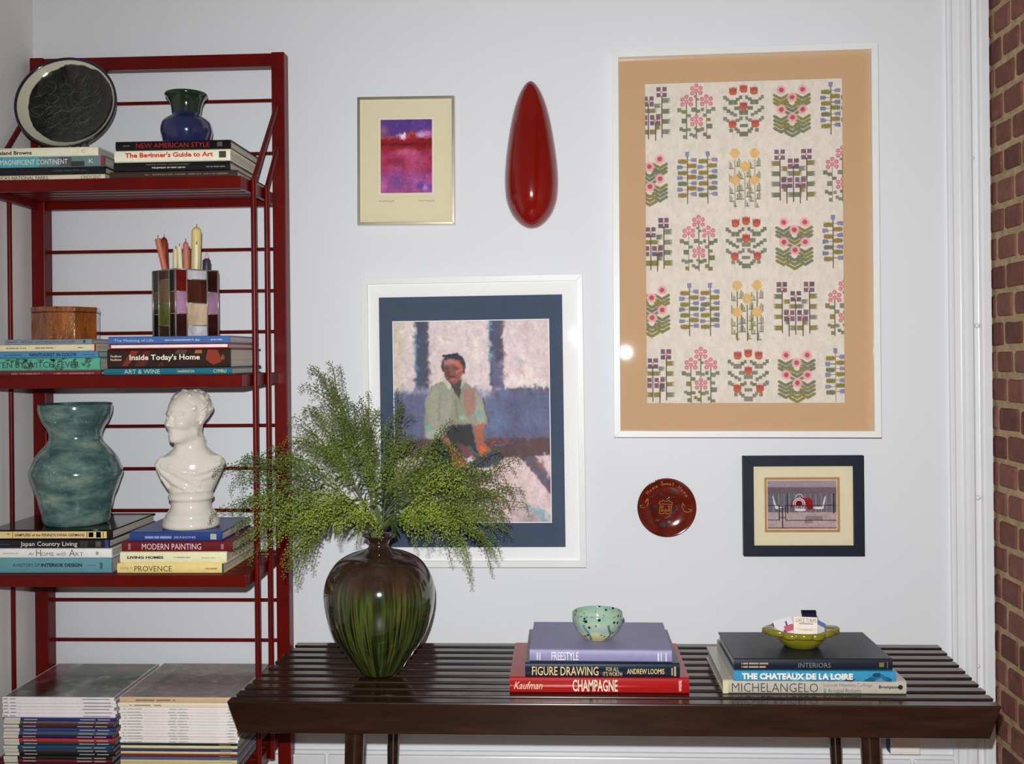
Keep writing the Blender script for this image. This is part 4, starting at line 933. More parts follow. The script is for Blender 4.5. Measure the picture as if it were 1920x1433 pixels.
pv = smooth_prof([(50 * u, 0), (53 * u, 3 * u), (53.5 * u, 9 * u), (50 * u, 17 * u), (47 * u, 21 * u), (47.5 * u, 24 * u), (42 * u, 31 * u), (38 * u, 38 * u), (37 * u, 48 * u), (38.5 * u, 52 * u), (41.5 * u, 54 * u), (42 * u, 60 * u), (39 * u, 65 * u), (34 * u, 69 * u), (.001, 70 * u)], 50)
mk('plinth', MB().lathe(pv, 56), CER, BU_, smooth=True)

# ---------------------------------------------------------------- pictures on the wall
def frame_bars(W, H, bw, d, lip=.0):
    """mitred frame, back at y=0, front at y=-d"""
    mb = MB(); o = [(-W / 2, -H / 2), (W / 2, -H / 2), (W / 2, H / 2), (-W / 2, H / 2)]; i_ = [(-W / 2 + bw, -H / 2 + bw), (W / 2 - bw, -H / 2 + bw), (W / 2 - bw, H / 2 - bw), (-W / 2 + bw, H / 2 - bw)]
    return o, i_
def picture(label, centre, W, H, bw, d, fmat, rot=(0, 0, 0), glass_back=.006):
    t = thing('framed_picture', label, 'picture', centre, 0, None); t.rotation_euler = rot
    o, i_ = frame_bars(W, H, bw, d)
    for q in range(4):
        a, b = q, (q + 1) % 4
        vs = [(o[a][0], -.001, o[a][1]), (o[b][0], -.001, o[b][1]), (i_[b][0], -.001, i_[b][1]), (i_[a][0], -.001, i_[a][1]), (o[a][0], -d, o[a][1]), (o[b][0], -d, o[b][1]), (i_[b][0], -d, i_[b][1]), (i_[a][0], -d, i_[a][1])]
        mk('frame_bar', MB().hexa(vs), fmat, t, bevel=.0006)
    mk('backing', box(-W / 2 + bw, W / 2 - bw, -.004, -.001, -H / 2 + bw, H / 2 - bw), M('backing_board', C(120, 110, 96), .9), t)
    mk('glass_pane', box(-W / 2 + bw, W / 2 - bw, -.00075, .00075, -H / 2 + bw, H / 2 - bw), GLASS, t, (0, -d + glass_back - .00075, 0))
    return t
def mat_ring(name, t, W, H, w, h, y, mat, cx=0., cz_=0., th=.0015, ocx=0., ocz=0.):
    """a card W x H with a w x h window"""
    mb = MB(); X0, X1, Z0, Z1 = ocx - W / 2, ocx + W / 2, ocz - H / 2, ocz + H / 2; x0, x1, z0, z1 = cx - w / 2, cx + w / 2, cz_ - h / 2, cz_ + h / 2
    for (a, b, c, d) in ((X0, X1, z1, Z1), (X0, X1, Z0, z0), (X0, x0, z0, z1), (x1, X1, z0, z1)): mb.box(a, b, y - th, y, c, d)
    return mk(name, mb, mat, t)

# -- big framed embroidery
WHF = M('white_painted_frame', C(216, 217, 215), .4, .4, var=.015, nscale=20)
BG = picture('large white framed embroidery sampler of cross-stitched flowers with tan mat', (.436, -.0170, 1.306), .630, .940, .0155, .030, WHF, (-.012, .004, -.045), .012)
[o for o in BG.children if o.name.startswith('glass_pane')][0].rotation_euler = (-.004, 0, -.0175)
mat_ring('mat_board', BG, .602, .913, .470, .780, -.009, M('tan_mat', C(184, 152, 116), .8, .2, var=.02, nscale=200), 0, .002)
def sampler():
    x0, y0, w_, h_ = 1212., 154., 361, 598; cv = Canvas(x0, x0 + w_, y0, y0 + h_, w_, h_, (206, 196, 180))
    GRN, OLI, SAG, STM = (112, 118, 92), (132, 126, 66), (124, 126, 110), (104, 100, 72)
    rr = random.Random(2)
    def gcol(): return rr.choice((GRN, OLI, SAG, GRN, SAG))
    def comb(x, y, wd, ht, c, flip=1):
        cv.rect(x, y, x + wd, y + ht, c)
        for q in range(3):
            yy = y + ht * (.22 + .28 * q); cv.rect(x + wd - 3 if flip > 0 else x, yy, x + wd if flip > 0 else x + 3, yy + 1, (206, 196, 180))
    def pink(cx, T):
        for u in (-18.2, 0, 18.2): cv.rect(cx + u - .8, T + (38 if u else 17), cx + u + .9, T + 104, STM)
        for (a, b, c, d) in ((413, 340, 457, 385), (457, 360, 505, 400), (555, 340, 605, 385), (600, 360, 645, 395), (650, 345, 680, 380), (710, 360, 755, 403), (755, 340, 795, 380), (505, 403, 547, 440), (668, 403, 705, 437), (453, 450, 505, 500), (710, 447, 747, 483), (432, 540, 465, 577), (462, 555, 505, 590), (510, 547, 547, 580), (580, 540, 605, 570), (610, 555, 650, 593), (645, 543, 683, 580), (710, 510, 765, 560), (533, 597, 567, 630), (565, 612, 605, 650), (467, 620, 505, 657), (670, 600, 705, 640), (710, 627, 747, 663), (580, 215, 605, 240), (610, 245, 632, 270)):
            cv.rect(cx + (a - 605) / 5.51, T + b / 5.51 - 17, cx + (c - 605) / 5.51, T + d / 5.51 - 17, gcol())
        for (sx, sy) in ((0, 0), (-100, 112), (100, 112), (0, 318)):
            for (a, b) in ((605, 115), (563, 142), (648, 142), (605, 168), (563, 192), (648, 192)):
                X_, Y_ = cx + (a - 605 + sx) / 5.51, T + (b + sy) / 5.51 - 17
                cv.ell(X_, Y_, 4.1, 4.1, (198, 112, 118)); cv.rect(X_ - 1, Y_ - 1, X_ + 1, Y_ + 1, (222, 170, 168))
    def tulip(cx, T):
        sq = ((40, 230, 70, 265), (65, 250, 105, 285), (90, 272, 175, 320), (170, 252, 205, 285), (195, 228, 230, 265), (60, 340, 120, 380), (95, 410, 130, 445), (128, 390, 165, 425), (162, 368, 200, 405), (193, 342, 230, 380), (25, 380, 70, 425), (40, 445, 70, 485), (65, 465, 108, 500), (170, 465, 205, 500), (193, 443, 230, 485), (25, 520, 65, 555), (132, 565, 170, 602), (90, 553, 120, 590), (63, 573, 100, 615), (25, 600, 70, 650))
        for a, b, c, d in sq:
            col = rr.choice((SAG, SAG, GRN))
            for sg in (1, -1):
                xa, xb = cx + sg * (a - 25) / 5.51, cx + sg * (c - 25) / 5.51; cv.rect(min(xa, xb), T + b / 5.51 - 17, max(xa, xb), T + d / 5.51 - 17, col)
        for dx, dy in ((0, 12), (-19.2, 16), (19.2, 16), (0, 44), (-20.5, 77), (20.5, 77)):
            X_, Y_ = cx + dx, T + dy; cv.rect(X_ - .4, Y_, X_ + .4, Y_ + 26, (170, 168, 150), .6)
            cv.poly([(X_ - 7, Y_ - 8), (X_ - 4.5, Y_ - 4.5), (X_ - 3, Y_ - 8), (X_ - 1.4, Y_ - 5), (X_, Y_ - 9), (X_ + 1.4, Y_ - 5), (X_ + 3, Y_ - 8), (X_ + 4.5, Y_ - 4.5), (X_ + 7, Y_ - 8), (X_ + 7, Y_ + 4), (X_ + 4, Y_ + 8), (X_ - 4, Y_ + 8), (X_ - 7, Y_ + 4)], (178, 74, 66))
            cv.poly([(X_ - 6.5, Y_ + 1), (X_ + 6.5, Y_ + 1), (X_ + 6.5, Y_ + 4), (X_ + 4, Y_ + 8), (X_ - 4, Y_ + 8), (X_ - 6.5, Y_ + 4)], (194, 98, 58), .8)
    def daisy(cx, T):
        for col, tips in ((-20, (275, 315, 352, 490, 530, 570, 612)), (19, (275, 315, 352, 490, 530, 570, 612)), (0, (360, 400, 445, 570, 612, 655))):
            for tv in tips:
                Y_ = T + tv / 5.51 - 17; c = rr.choice((GRN, (120, 122, 84), OLI))
                cv.line([(cx + col - 12, Y_ - 6.5), (cx + col, Y_ + .5), (cx + col + 12, Y_ - 6.5)], 5.6, c)
        for a, b in ((395, 185), (605, 185), (500, 262), (395, 385), (607, 388), (505, 467)):
            X_, Y_ = cx + (a - 502) / 5.51, T + b / 5.51 - 17; cv.ell(X_, Y_, 9.6, 9.6, (222, 170, 166), .55); cv.ell(X_, Y_, 8, 8, (218, 152, 152)); cv.ell(X_, Y_, 4.4, 4.4, (184, 74, 84))
    def bell(X_, Y_, dx, dy, c):
        if dy: cv.poly([(X_ - 4, Y_ - 5), (X_ + 4, Y_ - 5), (X_ + 3.6, Y_ + 3), (X_, Y_ + 6), (X_ - 3.6, Y_ + 3)], c)
        else: cv.poly([(X_ + dx * 6, Y_ - 4), (X_ + dx * 6, Y_ + 4), (X_ - dx * 3, Y_ + 3.6), (X_ - dx * 6, Y_), (X_ - dx * 3, Y_ - 3.6)], c)
    def bluebell(cx, T):
        BLU = ((126, 124, 158), (132, 126, 156), (112, 118, 144))
        for sx in (485, 693):
            o = cx + (sx - 589) / 5.51; cv.rect(o - .9, T + 12, o + .9, T + 102, STM); bell(o, T + 820 / 5.51 - 139.3, 0, 1, BLU[0])
            for b, d in ((950, -1), (1060, -1), (1180, -1), (878, 1), (997, 1), (1115, 1), (1227, 1)):
                Y_ = T + b / 5.51 - 139.3; cv.rect(min(o, o + d * 12), Y_ - .6, max(o, o + d * 12), Y_ + .6, STM); bell(o + d * (13 if d < 0 else 11.5), Y_, d, 0, rr.choice(BLU))
            for b, d in ((893, -1), (1010, -1), (1120, -1), (1238, -1), (938, 1), (1053, 1), (1168, 1)):
                Y_ = T + b / 5.51 - 139.3; c = rr.choice(((128, 122, 62), (142, 124, 56), (112, 116, 82), (146, 120, 60)))
                cv.ell(o + d * 9, Y_, 8.5, 4., c)
                for q in range(-2, 3): cv.ell(o + d * 9 + q * 3.2, Y_, 1.3, 5., c)
    def yellow(cx, T):
        def combl(x, y, sgn, hts):
            c = rr.choice((GRN, (120, 118, 84), OLI))
            for q, hh in enumerate(hts): xx = x + sgn * q * 2.6; cv.rect(xx - .9, y - hh, xx + .7, y, c)
            cv.rect(min(x, x + sgn * 2.6 * len(hts)) - .5, y - 2, max(x, x + sgn * 2.6 * len(hts)) + .5, y, c)
        for o, y0_ in ((-18, 20), (0, 45), (18, 20)): cv.rect(cx + o - .9, T + y0_, cx + o + .9, T + 112, STM)
        for o, ys in ((-18, (38, 62, 85, 100)), (18, (38, 62, 85, 100)), (0, (58, 80, 96))):
            for y_ in ys:
                combl(cx + o - 10, T + y_, 1, (16, 12, 9)); combl(cx + o + 10, T + y_ - 4, -1, (13, 16, 11))
        combl(cx - 20, T + 109, 1, (12, 8)); combl(cx + 2, T + 109, 1, (12, 8)); combl(cx + 20, T + 111, 1, (14, 8))
        for dx, dy in ((-18, 9.5), (18, 9.5), (0, 34), (-18, 59), (18, 59)):
            X_, Y_ = cx + dx, T + dy
            for a, b in ((0, -6), (0, 6), (-6, 0), (6, 0), (-3.5, -3.5), (3.5, 3.5), (-3.5, 3.5), (3.5, -3.5), (0, 0)): cv.rect(X_ + a - 3.4, Y_ + b - 3.4, X_ + a + 3.4, Y_ + b + 3.4, (214, 168, 94))
            cv.ell(X_, Y_, 2, 2, (214, 160, 140))
    def pansy(cx, T):
        f = lambda a, b: (cx + (a - 508) / 5.51, T + b / 5.51 - 139.3)
        for (a, b, c, d) in ((290, 910, 370, 960), (290, 1012, 370, 1060), (290, 1120, 370, 1168), (290, 1230, 370, 1280), (385, 965, 450, 1010), (565, 965, 630, 1010), (440, 1015, 505, 1060), (512, 1015, 590, 1060), (445, 1230, 505, 1280), (515, 1230, 590, 1280), (390, 1070, 440, 1110), (585, 1070, 640, 1110), (395, 1185, 440, 1222), (580, 1185, 632, 1228), (648, 910, 724, 960), (648, 1018, 724, 1066), (648, 1125, 724, 1172), (648, 1230, 728, 1280)):
            p, q = f(a, b), f(c, d); comb(p[0], p[1], q[0] - p[0], q[1] - p[1], rr.choice((GRN, OLI, SAG, OLI)), 1 if a > 500 else -1)
        for a, v0, v1 in ((374, 880, 1310), (642, 880, 1315), (508, 960, 1328), (442, 1150, 1342), (577, 1150, 1342)):
            p = f(a, v0); q = f(a, v1); cv.rect(p[0] - 1, p[1], p[0] + 1, q[1], (104, 76, 62))
        for a, b in ((372, 845), (640, 845), (508, 937), (442, 1133), (575, 1133)):
            X_, Y_ = f(a, b)
            for dx in (-9.6, 1.2):
                for dy in (-9.6, 1.2): cv.rect(X_ + dx, Y_ + dy, X_ + dx + 8.4, Y_ + dy + 8.4, rr.choice(((118, 92, 114), (104, 86, 106), (126, 88, 108))))
            cv.ell(X_, Y_, 2.2, 2.2, (204, 150, 70))
    cols = (1220., 1308., 1394.3, 1482., 1570.); odd = (pansy, pink, tulip, daisy, bluebell); even = (daisy, bluebell, yellow, pansy, pink)
    for r in range(5):
        T = 157 + 122.3 * r
        for cx, fn in zip(cols, odd if r % 2 == 0 else even): fn(cx + r * 1.2, T)
    g_ = cv.a.mean(2, keepdims=True); cv.a = g_ + (cv.a - g_) * .82
    rs = np.random.RandomState(3); cv.a *= (1 + (rs.rand(h_, w_) - .5) * .07)[..., None]; cv.a[::2] *= .985; cv.grain(.03, 60, 8); return cv
o_ = mk('embroidery', sampler().mesh('embroidery', .474, .784, .80), attr_mat('linen', .9, .1), BG, (0, -.0075, .002))
# -- framed portrait painting
PW = picture('white framed painting of a seated man with navy inner mat', (-.226, -.009, .877), .545, .714, .0155, .020, WHF, (0, -.004, -.018), .005)
mat_ring('white_mat', PW, .514, .683, .453, .618, -.0085, M('white_mat_card', C(222, 222, 221), .8, .2, var=.01), -.004, .0)
mat_ring('navy_mat', PW, .470, .634, .388, .500, -.0070, M('navy_mat_card', C(66, 78, 96), .85, .2, var=.05, nscale=40), -.004, 0, ocx=-.004)
mat_ring('white_bevel', PW, .394, .506, .3835, .4955, -.0062, M('white_mat_card'), -.004, 0, .001, ocx=-.004)
def portrait():
    cv = Canvas(38, 1086, 36, 1388, 250, 322, (206, 190, 188), 9, 5); V = cv
    V.rect(0, 0, 106, 520, (198, 182, 166)); V.tint(5, 21, (216, 200, 196), .6, .45); V.tint(8, 22, (196, 176, 178), .45, .5); V.ell(600, 280, 70, 60, (222, 206, 200), .6, .7); V.ell(860, 445, 110, 45, (226, 212, 212), .8, .8); V.ell(880, 300, 50, 22, (178, 184, 192), .6, .6); V.ell(880, 380, 80, 30, (206, 172, 176), .6, .7); V.rect(790, 40, 1090, 300, (200, 180, 184), .4)  # warm strip at the left is a glass reflection painted into the picture
    V.rect(186, 30, 276, 505, (70, 72, 92)); V.rect(182, 30, 196, 500, (96, 150, 158), .7); V.rect(268, 30, 278, 480, (120, 98, 96), .5)
    V.rect(688, 30, 782, 480, (72, 74, 98)); V.rect(682, 30, 694, 440, (100, 156, 164), .7); V.rect(772, 30, 784, 400, (140, 96, 80), .6); V.rect(700, 300, 780, 500, (112, 108, 136), .6)
    V.rect(0, 500, 1100, 835, (92, 94, 122)); V.tint(6, 31, (116, 112, 140), .8, .45, y0=500, y1=835); V.tint(9, 32, (74, 80, 112), .8, .5, y0=500, y1=835); V.tint(14, 33, (104, 122, 160), .5, .62, y0=500, y1=835); V.rect(40, 500, 240, 520, (150, 176, 180), .5); V.rect(800, 490, 1090, 506, (70, 74, 84), .8); V.ell(650, 520, 70, 50, (196, 182, 184), .7, .7); V.ell(220, 500, 70, 40, (150, 140, 160), .7, .7)
    V.rect(0, 825, 1100, 955, (82, 62, 66)); V.tint(10, 34, (104, 70, 72), .5, .5, y0=825, y1=955); V.line([(690, 850), (800, 842)], 12, (150, 66, 56)); V.line([(720, 870), (830, 860)], 14, (84, 110, 150)); V.ell(980, 880, 100, 50, (96, 66, 66), .7, .6)
    V.poly([(0, 960), (300, 950), (700, 960), (880, 955), (1100, 940), (1100, 1400), (0, 1400)], (204, 182, 180)); 
    cvb = (94, 84, 96); V.poly([(882, 952), (980, 945), (1100, 1100), (1100, 1215)], cvb); V.line([(980, 960), (1090, 1090)], 8, (168, 96, 76), .7); V.poly([(985, 950), (1100, 940), (1100, 1075)], (206, 184, 182))
    V.poly([(760, 1180), (830, 1150), (1060, 1400), (880, 1400)], (176, 158, 156), .7); V.line([(930, 1275), (1050, 1380)], 36, (126, 158, 172), .8); V.line([(1000, 1290), (1086, 1350)], 24, (110, 170, 178), .6); V.poly([(0, 1150), (60, 1150), (90, 1400), (0, 1400)], (130, 156, 166), .7); V.rect(900, 1340, 1000, 1400, (150, 136, 134), .6)
    V.poly([(200, 980), (420, 960), (440, 1100), (260, 1120)], (90, 78, 92), .8)
    V.dabs(2200, 7, 2.2, .05, 77); V.blur(1)
    # sitter
    V.ell(440, 345, 96, 106, (120, 158, 168), .55, .4)
    V.poly([(380, 432), (286, 470), (250, 560), (236, 700), (236, 812), (300, 838), (388, 806), (402, 740), (560, 722), (604, 746), (670, 728), (664, 640), (622, 540), (545, 462), (500, 425)], (142, 140, 122))
    V.poly([(300, 480), (390, 450), (430, 600), (400, 740), (300, 760), (250, 640)], (152, 150, 134), .8); V.poly([(505, 500), (585, 490), (580, 650), (520, 680)], (156, 112, 102), .85); V.poly([(600, 560), (650, 640), (660, 720), (610, 740), (585, 640)], (150, 152, 136), .8)
    V.ell(500, 690, 34, 26, (136, 178, 168), .9, .5); V.ell(612, 662, 28, 30, (110, 158, 142), .9, .5); V.ell(272, 748, 28, 26, (112, 168, 150), .9, .5); V.poly([(260, 770), (385, 755), (390, 806), (300, 836), (246, 815)], (162, 166, 152), .9); V.line([(450, 560), (470, 700)], 14, (120, 116, 102), .7); V.line([(350, 520), (340, 700)], 16, (128, 128, 112), .6); V.line([(420, 720), (540, 705)], 22, (150, 142, 100), .7); V.line([(240, 560), (238, 800)], 10, (104, 118, 100), .6); V.line([(640, 560), (672, 720)], 8, (72, 76, 80), .8)
    V.poly([(410, 440), (505, 425), (478, 560), (440, 500)], (66, 62, 58)); V.poly([(362, 420), (392, 410), (432, 480), (410, 500)], (190, 186, 168), .9); V.poly([(500, 425), (520, 440), (486, 500)], (186, 182, 160), .9)
    V.ell(440, 335, 82, 80, (42, 44, 54)); V.poly([(368, 300), (420, 288), (490, 300), (512, 360), (490, 430), (446, 462), (398, 436), (374, 380)], (126, 76, 66)); V.poly([(380, 296), (460, 290), (486, 320), (380, 334)], (168, 116, 108), .9); V.poly([(452, 300), (492, 318), (500, 350), (460, 345)], (196, 98, 66), .8); V.ell(394, 356, 26, 14, (62, 58, 64), .8, .5); V.ell(456, 350, 26, 13, (66, 58, 60), .75, .5); V.poly([(372, 372), (410, 366), (416, 430), (392, 436)], (100, 62, 58), .8); V.poly([(460, 360), (505, 360), (488, 430), (455, 440)], (150, 86, 72), .7); V.line([(460, 382), (505, 352)], 12, (196, 112, 84)); V.ell(408, 392, 14, 26, (86, 52, 50), .8, .5); V.ell(440, 430, 26, 14, (180, 92, 92), .8, .4); V.line([(410, 412), (450, 410)], 8, (70, 44, 46)); V.line([(505, 340), (516, 380)], 14, (90, 60, 56)); V.line([(372, 270), (470, 258)], 14, (34, 34, 44)); V.line([(330, 262), (380, 258)], 8, (216, 206, 206), .8)
    V.poly([(388, 790), (430, 742), (558, 730), (578, 860), (600, 930), (500, 870), (470, 850), (430, 880)], (46, 47, 48)); V.poly([(290, 845), (392, 822), (440, 960), (420, 1060), (300, 1000)], (46, 46, 54)); V.ell(292, 905, 22, 34, (186, 82, 66), .9, .4); V.poly([(520, 1002), (620, 935), (700, 885), (768, 962), (735, 1010), (560, 1032)], (62, 68, 74)); V.poly([(495, 890), (540, 880), (560, 940), (520, 960)], (110, 66, 72), .9); V.poly([(515, 958), (580, 950), (560, 985)], (206, 186, 180), .9); V.line([(540, 880), (600, 940)], 12, (70, 104, 104), .8)
    V.poly([(340, 822), (388, 808), (494, 950), (532, 1002), (512, 1034), (430, 1024), (415, 930)], (148, 94, 70)); V.poly([(420, 960), (500, 960), (528, 1006), (440, 1020)], (172, 96, 66), .8); V.line([(390, 830), (480, 940)], 10, (112, 116, 92), .7); V.poly([(578, 742), (642, 724), (644, 850), (694, 908), (624, 948), (592, 900)], (158, 96, 74)); V.poly([(615, 870), (692, 905), (640, 915), (615, 940)], (212, 98, 58), .9); V.line([(600, 760), (640, 745)], 16, (196, 96, 70), .8); V.line([(574, 760), (590, 880)], 10, (110, 112, 84), .7); V.rect(400, 1030, 520, 1090, (110, 96, 104), .6)
    V.blur(1); V.dabs(1500, 4.2, 1.1, .05, 78, .5)
    V.grain(.03, 90, 41, 1.3); V.grain(.04, 30, 42, .6); V.grain(.02, 160, 43); return cv
mk('painting', portrait().mesh('painting', .3835, .4955, .82), attr_mat('oil_paint', .6, .3), PW, (-.004, -.0055, 0))
# -- small watercolour in a metal frame
GM = NM('brushed_gold_metal'); v_ = GM.coord('Object'); GM.base(GM.ramp(GM.noise(v_, 20., 2), [(.3, (.60, .56, .44, 1)), (.7, (.70, .66, .55, 1))])); GM.props(.28, .5, 1.0)
GP = picture('small gold metal framed watercolour of a purple and red landscape', (-.385, -.004, 1.5205), .240, .3145, .0062, .026, GM.m, (0, .008, -.006), .004)
MATC = M('cream_mat_card', C(206, 198, 168), .85, .2, var=.02)
mat_ring('mat_board', GP, .229, .303, .139, .191, -.016, MATC, 0, .012); mat_ring('inner_mat', GP, .150, .202, .1275, .181, -.0148, M('inner_cream_card', C(212, 204, 178), .85, .2, var=.02), 0, .012, ocz=.012)
def watercolour():
    V = Canvas(328, 812, 325, 1010, 130, 184, (150, 44, 82), 16, 9)
    V.rect(0, 0, 900, 490, (84, 48, 128)); V.tint(4, 51, (110, 70, 160), .7, .4, y1=490); V.ell(350, 430, 70, 70, (140, 84, 110), .9, .7); V.ell(760, 460, 110, 50, (188, 118, 160), .9, .7); V.ell(540, 480, 90, 40, (230, 200, 210), .95, .8); V.ell(700, 470, 60, 40, (206, 160, 186), .8, .8)
    V.poly([(300, 470), (500, 480), (520, 520), (300, 520)], (160, 62, 84), .9); V.poly([(545, 520), (570, 450), (620, 430), (665, 465), (690, 520)], (172, 60, 62)); V.poly([(600, 520), (610, 470), (650, 462), (670, 520)], (150, 28, 34), .8); V.line([(530, 510), (560, 440)], 12, (240, 224, 226), .9)
    V.rect(0, 505, 900, 625, (146, 22, 28)); V.rect(0, 542, 900, 568, (96, 16, 26), .9); V.ell(420, 590, 160, 40, (168, 26, 26), .8, .6); V.rect(680, 505, 900, 580, (128, 14, 24), .7)
    V.rect(0, 612, 900, 1100, (164, 46, 86)); V.ell(580, 620, 120, 40, (186, 78, 116), .8, .7); V.tint(5, 52, (192, 80, 124), .8, .45, y0=600); V.tint(7, 53, (128, 26, 62), .8, .55, y0=600); V.ell(440, 720, 110, 50, (138, 24, 50), .8, .7)
    m = np.clip((V.Y - 760) / 120, 0, 1); V.put(m, (142, 66, 138), .8); V.tint(6, 54, (176, 92, 160), .6, .5, y0=600); V.ell(480, 900, 110, 90, (116, 66, 142), .8, .8); V.ell(350, 930, 60, 80, (206, 96, 150), .8, .8); V.ell(700, 940, 60, 50, (98, 62, 148), .9, .6); V.ell(790, 960, 40, 40, (90, 58, 150), .9, .6); V.ell(745, 960, 24, 40, (206, 150, 200), .8, .6)
    V.dabs(500, 6, 2.2, .09, 79, .5); V.blur(1); g_ = V.a.mean(2, keepdims=True); V.a = g_ + (V.a - g_) * .86; V.grain(.06, 40, 55, 1.4); return V
mk('watercolour', watercolour().mesh('watercolour', .1275, .181, .78), attr_mat('paper_paint', .8, .2), GP, (0, -.0145, .012))
mb = MB()
for (xa, xb, sd) in ((-.070, -.030, 1), (.030, .070, 2)):
    rq = random.Random(sd); pts = []
    for i in range(34): pts.append((xa + (xb - xa) * i / 33 + .002 * math.sin(i * 1.9), -.0180, -.0985 + .0022 * math.sin(i * 2.3 + sd) + rq.uniform(-.0018, .0018)))
    mb.tube(pts, .00028, 4)
mk('pencil_signature', mb, M('pencil', C(120, 114, 100), .8), GP)
# -- navy framed photograph
NV = M('navy_frame_paint', C(14, 25, 40), .55, .3, var=.05)
FP = picture('small navy framed photograph of a cafe table with a red cloth', (.574, -.001, .667), .289, .243, .0250, .020, NV, (0, .0, 0), .006)
mat_ring('mat_board', FP, .240, .194, .1805, .1335, -.0095, M('cream_mat_card'), -.002, .002)
mat_ring('tan_line', FP, .190, .143, .1690, .1215, -.0088, M('tan_line_card', C(168, 124, 84), .8, .2), -.002, .002, .0006, -.002, .002)
mat_ring('inner_border', FP, .176, .128, .1655, .1175, -.0083, MATC, -.002, .002, .0005, -.002, .002)
def cafe():
    V = Canvas(145, 1665, 165, 1235, 190, 134, (148, 136, 144)); V.rect(0, 310, 1700, 470, (106, 94, 102)); V.put(np.clip((V.Y - 300) / 90, 0, 1) * (V.Y < 470), (104, 90, 98), .9)
    V.rect(0, 455, 1700, 890, (104, 106, 114))
    for i in range(40): V.rect(150 + i * 39, 455, 150 + i * 39 + 18, 890, (78, 80, 90) if i % 3 else (130, 124, 132), .8)
    V.rect(0, 870, 1700, 1300, (172, 152, 152)); V.tint(12, 61, (150, 128, 128), .6, .5, y0=870)
    for x in (560, 760, 950, 1250, 1500): V.line([(x + 40, 900), (x - 40, 1230)], 6, (140, 120, 120), .7)
    V.rect(980, 960, 1360, 1040, (120, 104, 100), .8); V.rect(960, 1055, 1140, 1115, (130, 112, 108), .8)
    V.rect(575, 455, 600, 890, (40, 40, 44)); V.rect(1590, 455, 1618, 890, (40, 40, 44))
    V.poly([(700, 590), (930, 545), (1090, 550), (1140, 620), (1150, 790), (1050, 830), (1000, 740), (720, 730), (640, 790)], (128, 22, 32)); V.poly([(930, 548), (1090, 552), (1120, 600), (960, 610)], (156, 28, 38)); V.ell(850, 660, 100, 70, (84, 14, 24), .8, .5)
    WH = (206, 194, 194)
    V.ring(850, 545, 78, 9, (190, 180, 182), 1, 540); V.ring(842, 690, 128, 12, WH, 1, 705); V.ring(842, 685, 88, 11, WH, 1, 705)
    for a, b in (((760, 735), (775, 790)), ((800, 735), (810, 790)), ((900, 735), (890, 790)), ((960, 730), (930, 790))): V.line([a, b], 14, WH, .9)
    V.ell(868, 815, 128, 30, (214, 204, 200)); V.poly([(252, 508), (272, 512), (330, 690), (395, 755), (380, 800), (320, 790), (278, 660)], WH); V.ell(430, 770, 80, 24, WH); V.poly([(1412, 512), (1432, 520), (1415, 640), (1390, 740), (1380, 800), (1350, 760), (1370, 640)], WH); V.ell(1270, 775, 118, 26, (214, 206, 196))
    D = (44, 36, 42)
    for a, b, t in (((145, 715), (408, 715), 18), ((540, 715), (1670, 715), 18), ((145, 1040), (408, 1040), 18), ((545, 1045), (1670, 1045), 18), ((402, 715), (402, 1045), 18), ((545, 715), (545, 1045), 18), ((475, 740), (475, 1215), 20), ((402, 780), (545, 780), 12), ((402, 980), (545, 980), 12), ((145, 1218), (1670, 1218), 16)): V.line([a, b], t, D)
    V.grain(.06, 60, 63); return V
mk('photograph', cafe().mesh('photograph', .1655, .1175, .84), attr_mat('print_gloss'), FP, (-.002, -.0079, .002))

# -- red egg-shaped wall piece
RL = NM('red_lacquer'); v_ = RL.coord('Object'); RL.base(RL.ramp(RL.noise(v_, 6., 2), [(.3, C(118, 14, 10, .86)), (.7, C(132, 20, 13, .86))])); RL.props(.12, .5, 0, .5); RL.b.inputs['Coat Roughness'].default_value = .08
tt = [0, .02, .04, .08, .12, .20, .30, .36, .45, .52, .60, .68, .76, .84, .90, .95, .98, 1.]; wv = [0, .34, .48, .68, .81, .96, 1., .995, .96, .915, .85, .78, .69, .57, .45, .31, .19, 0]
mb = MB(); NR, NA = 64, 40; W0, HE, DE = .0665, .363, .066
zs_ = [(.5 - .5 * math.cos(PI * i / (NR - 1))) for i in range(NR)]
wv2 = np.array(wv) ** 2; pw = np.interp(zs_, tt, wv2)
for it in range(3): pw[2:-2] = (pw[1:-3] + 2 * pw[2:-2] + pw[3:-1]) / 4
pw = np.sqrt(np.maximum(pw, 0))
for i in range(NR):
    for j in range(NA):
        a = PI * j / (NA - 1); mb.v.append((-W0 * pw[i] * math.cos(a), -.004 - DE * pw[i] ** .8 * math.sin(a), zs_[i] * HE))
for i in range(NR - 1):
    for j in range(NA - 1): mb.f.append((i * NA + j, i * NA + j + 1, (i + 1) * NA + j + 1, (i + 1) * NA + j))
for i in range(NR - 1): mb.f.append((i * NA, (i + 1) * NA, (i + 1) * NA + NA - 1, i * NA + NA - 1))
tag(mk('wall_sculpture', mb, RL.m, None, (-.0775, -.001, 1.3505), smooth=True, sharp=60), 'glossy dark red egg-shaped wall piece between the small watercolour and the big sampler', 'wall art')

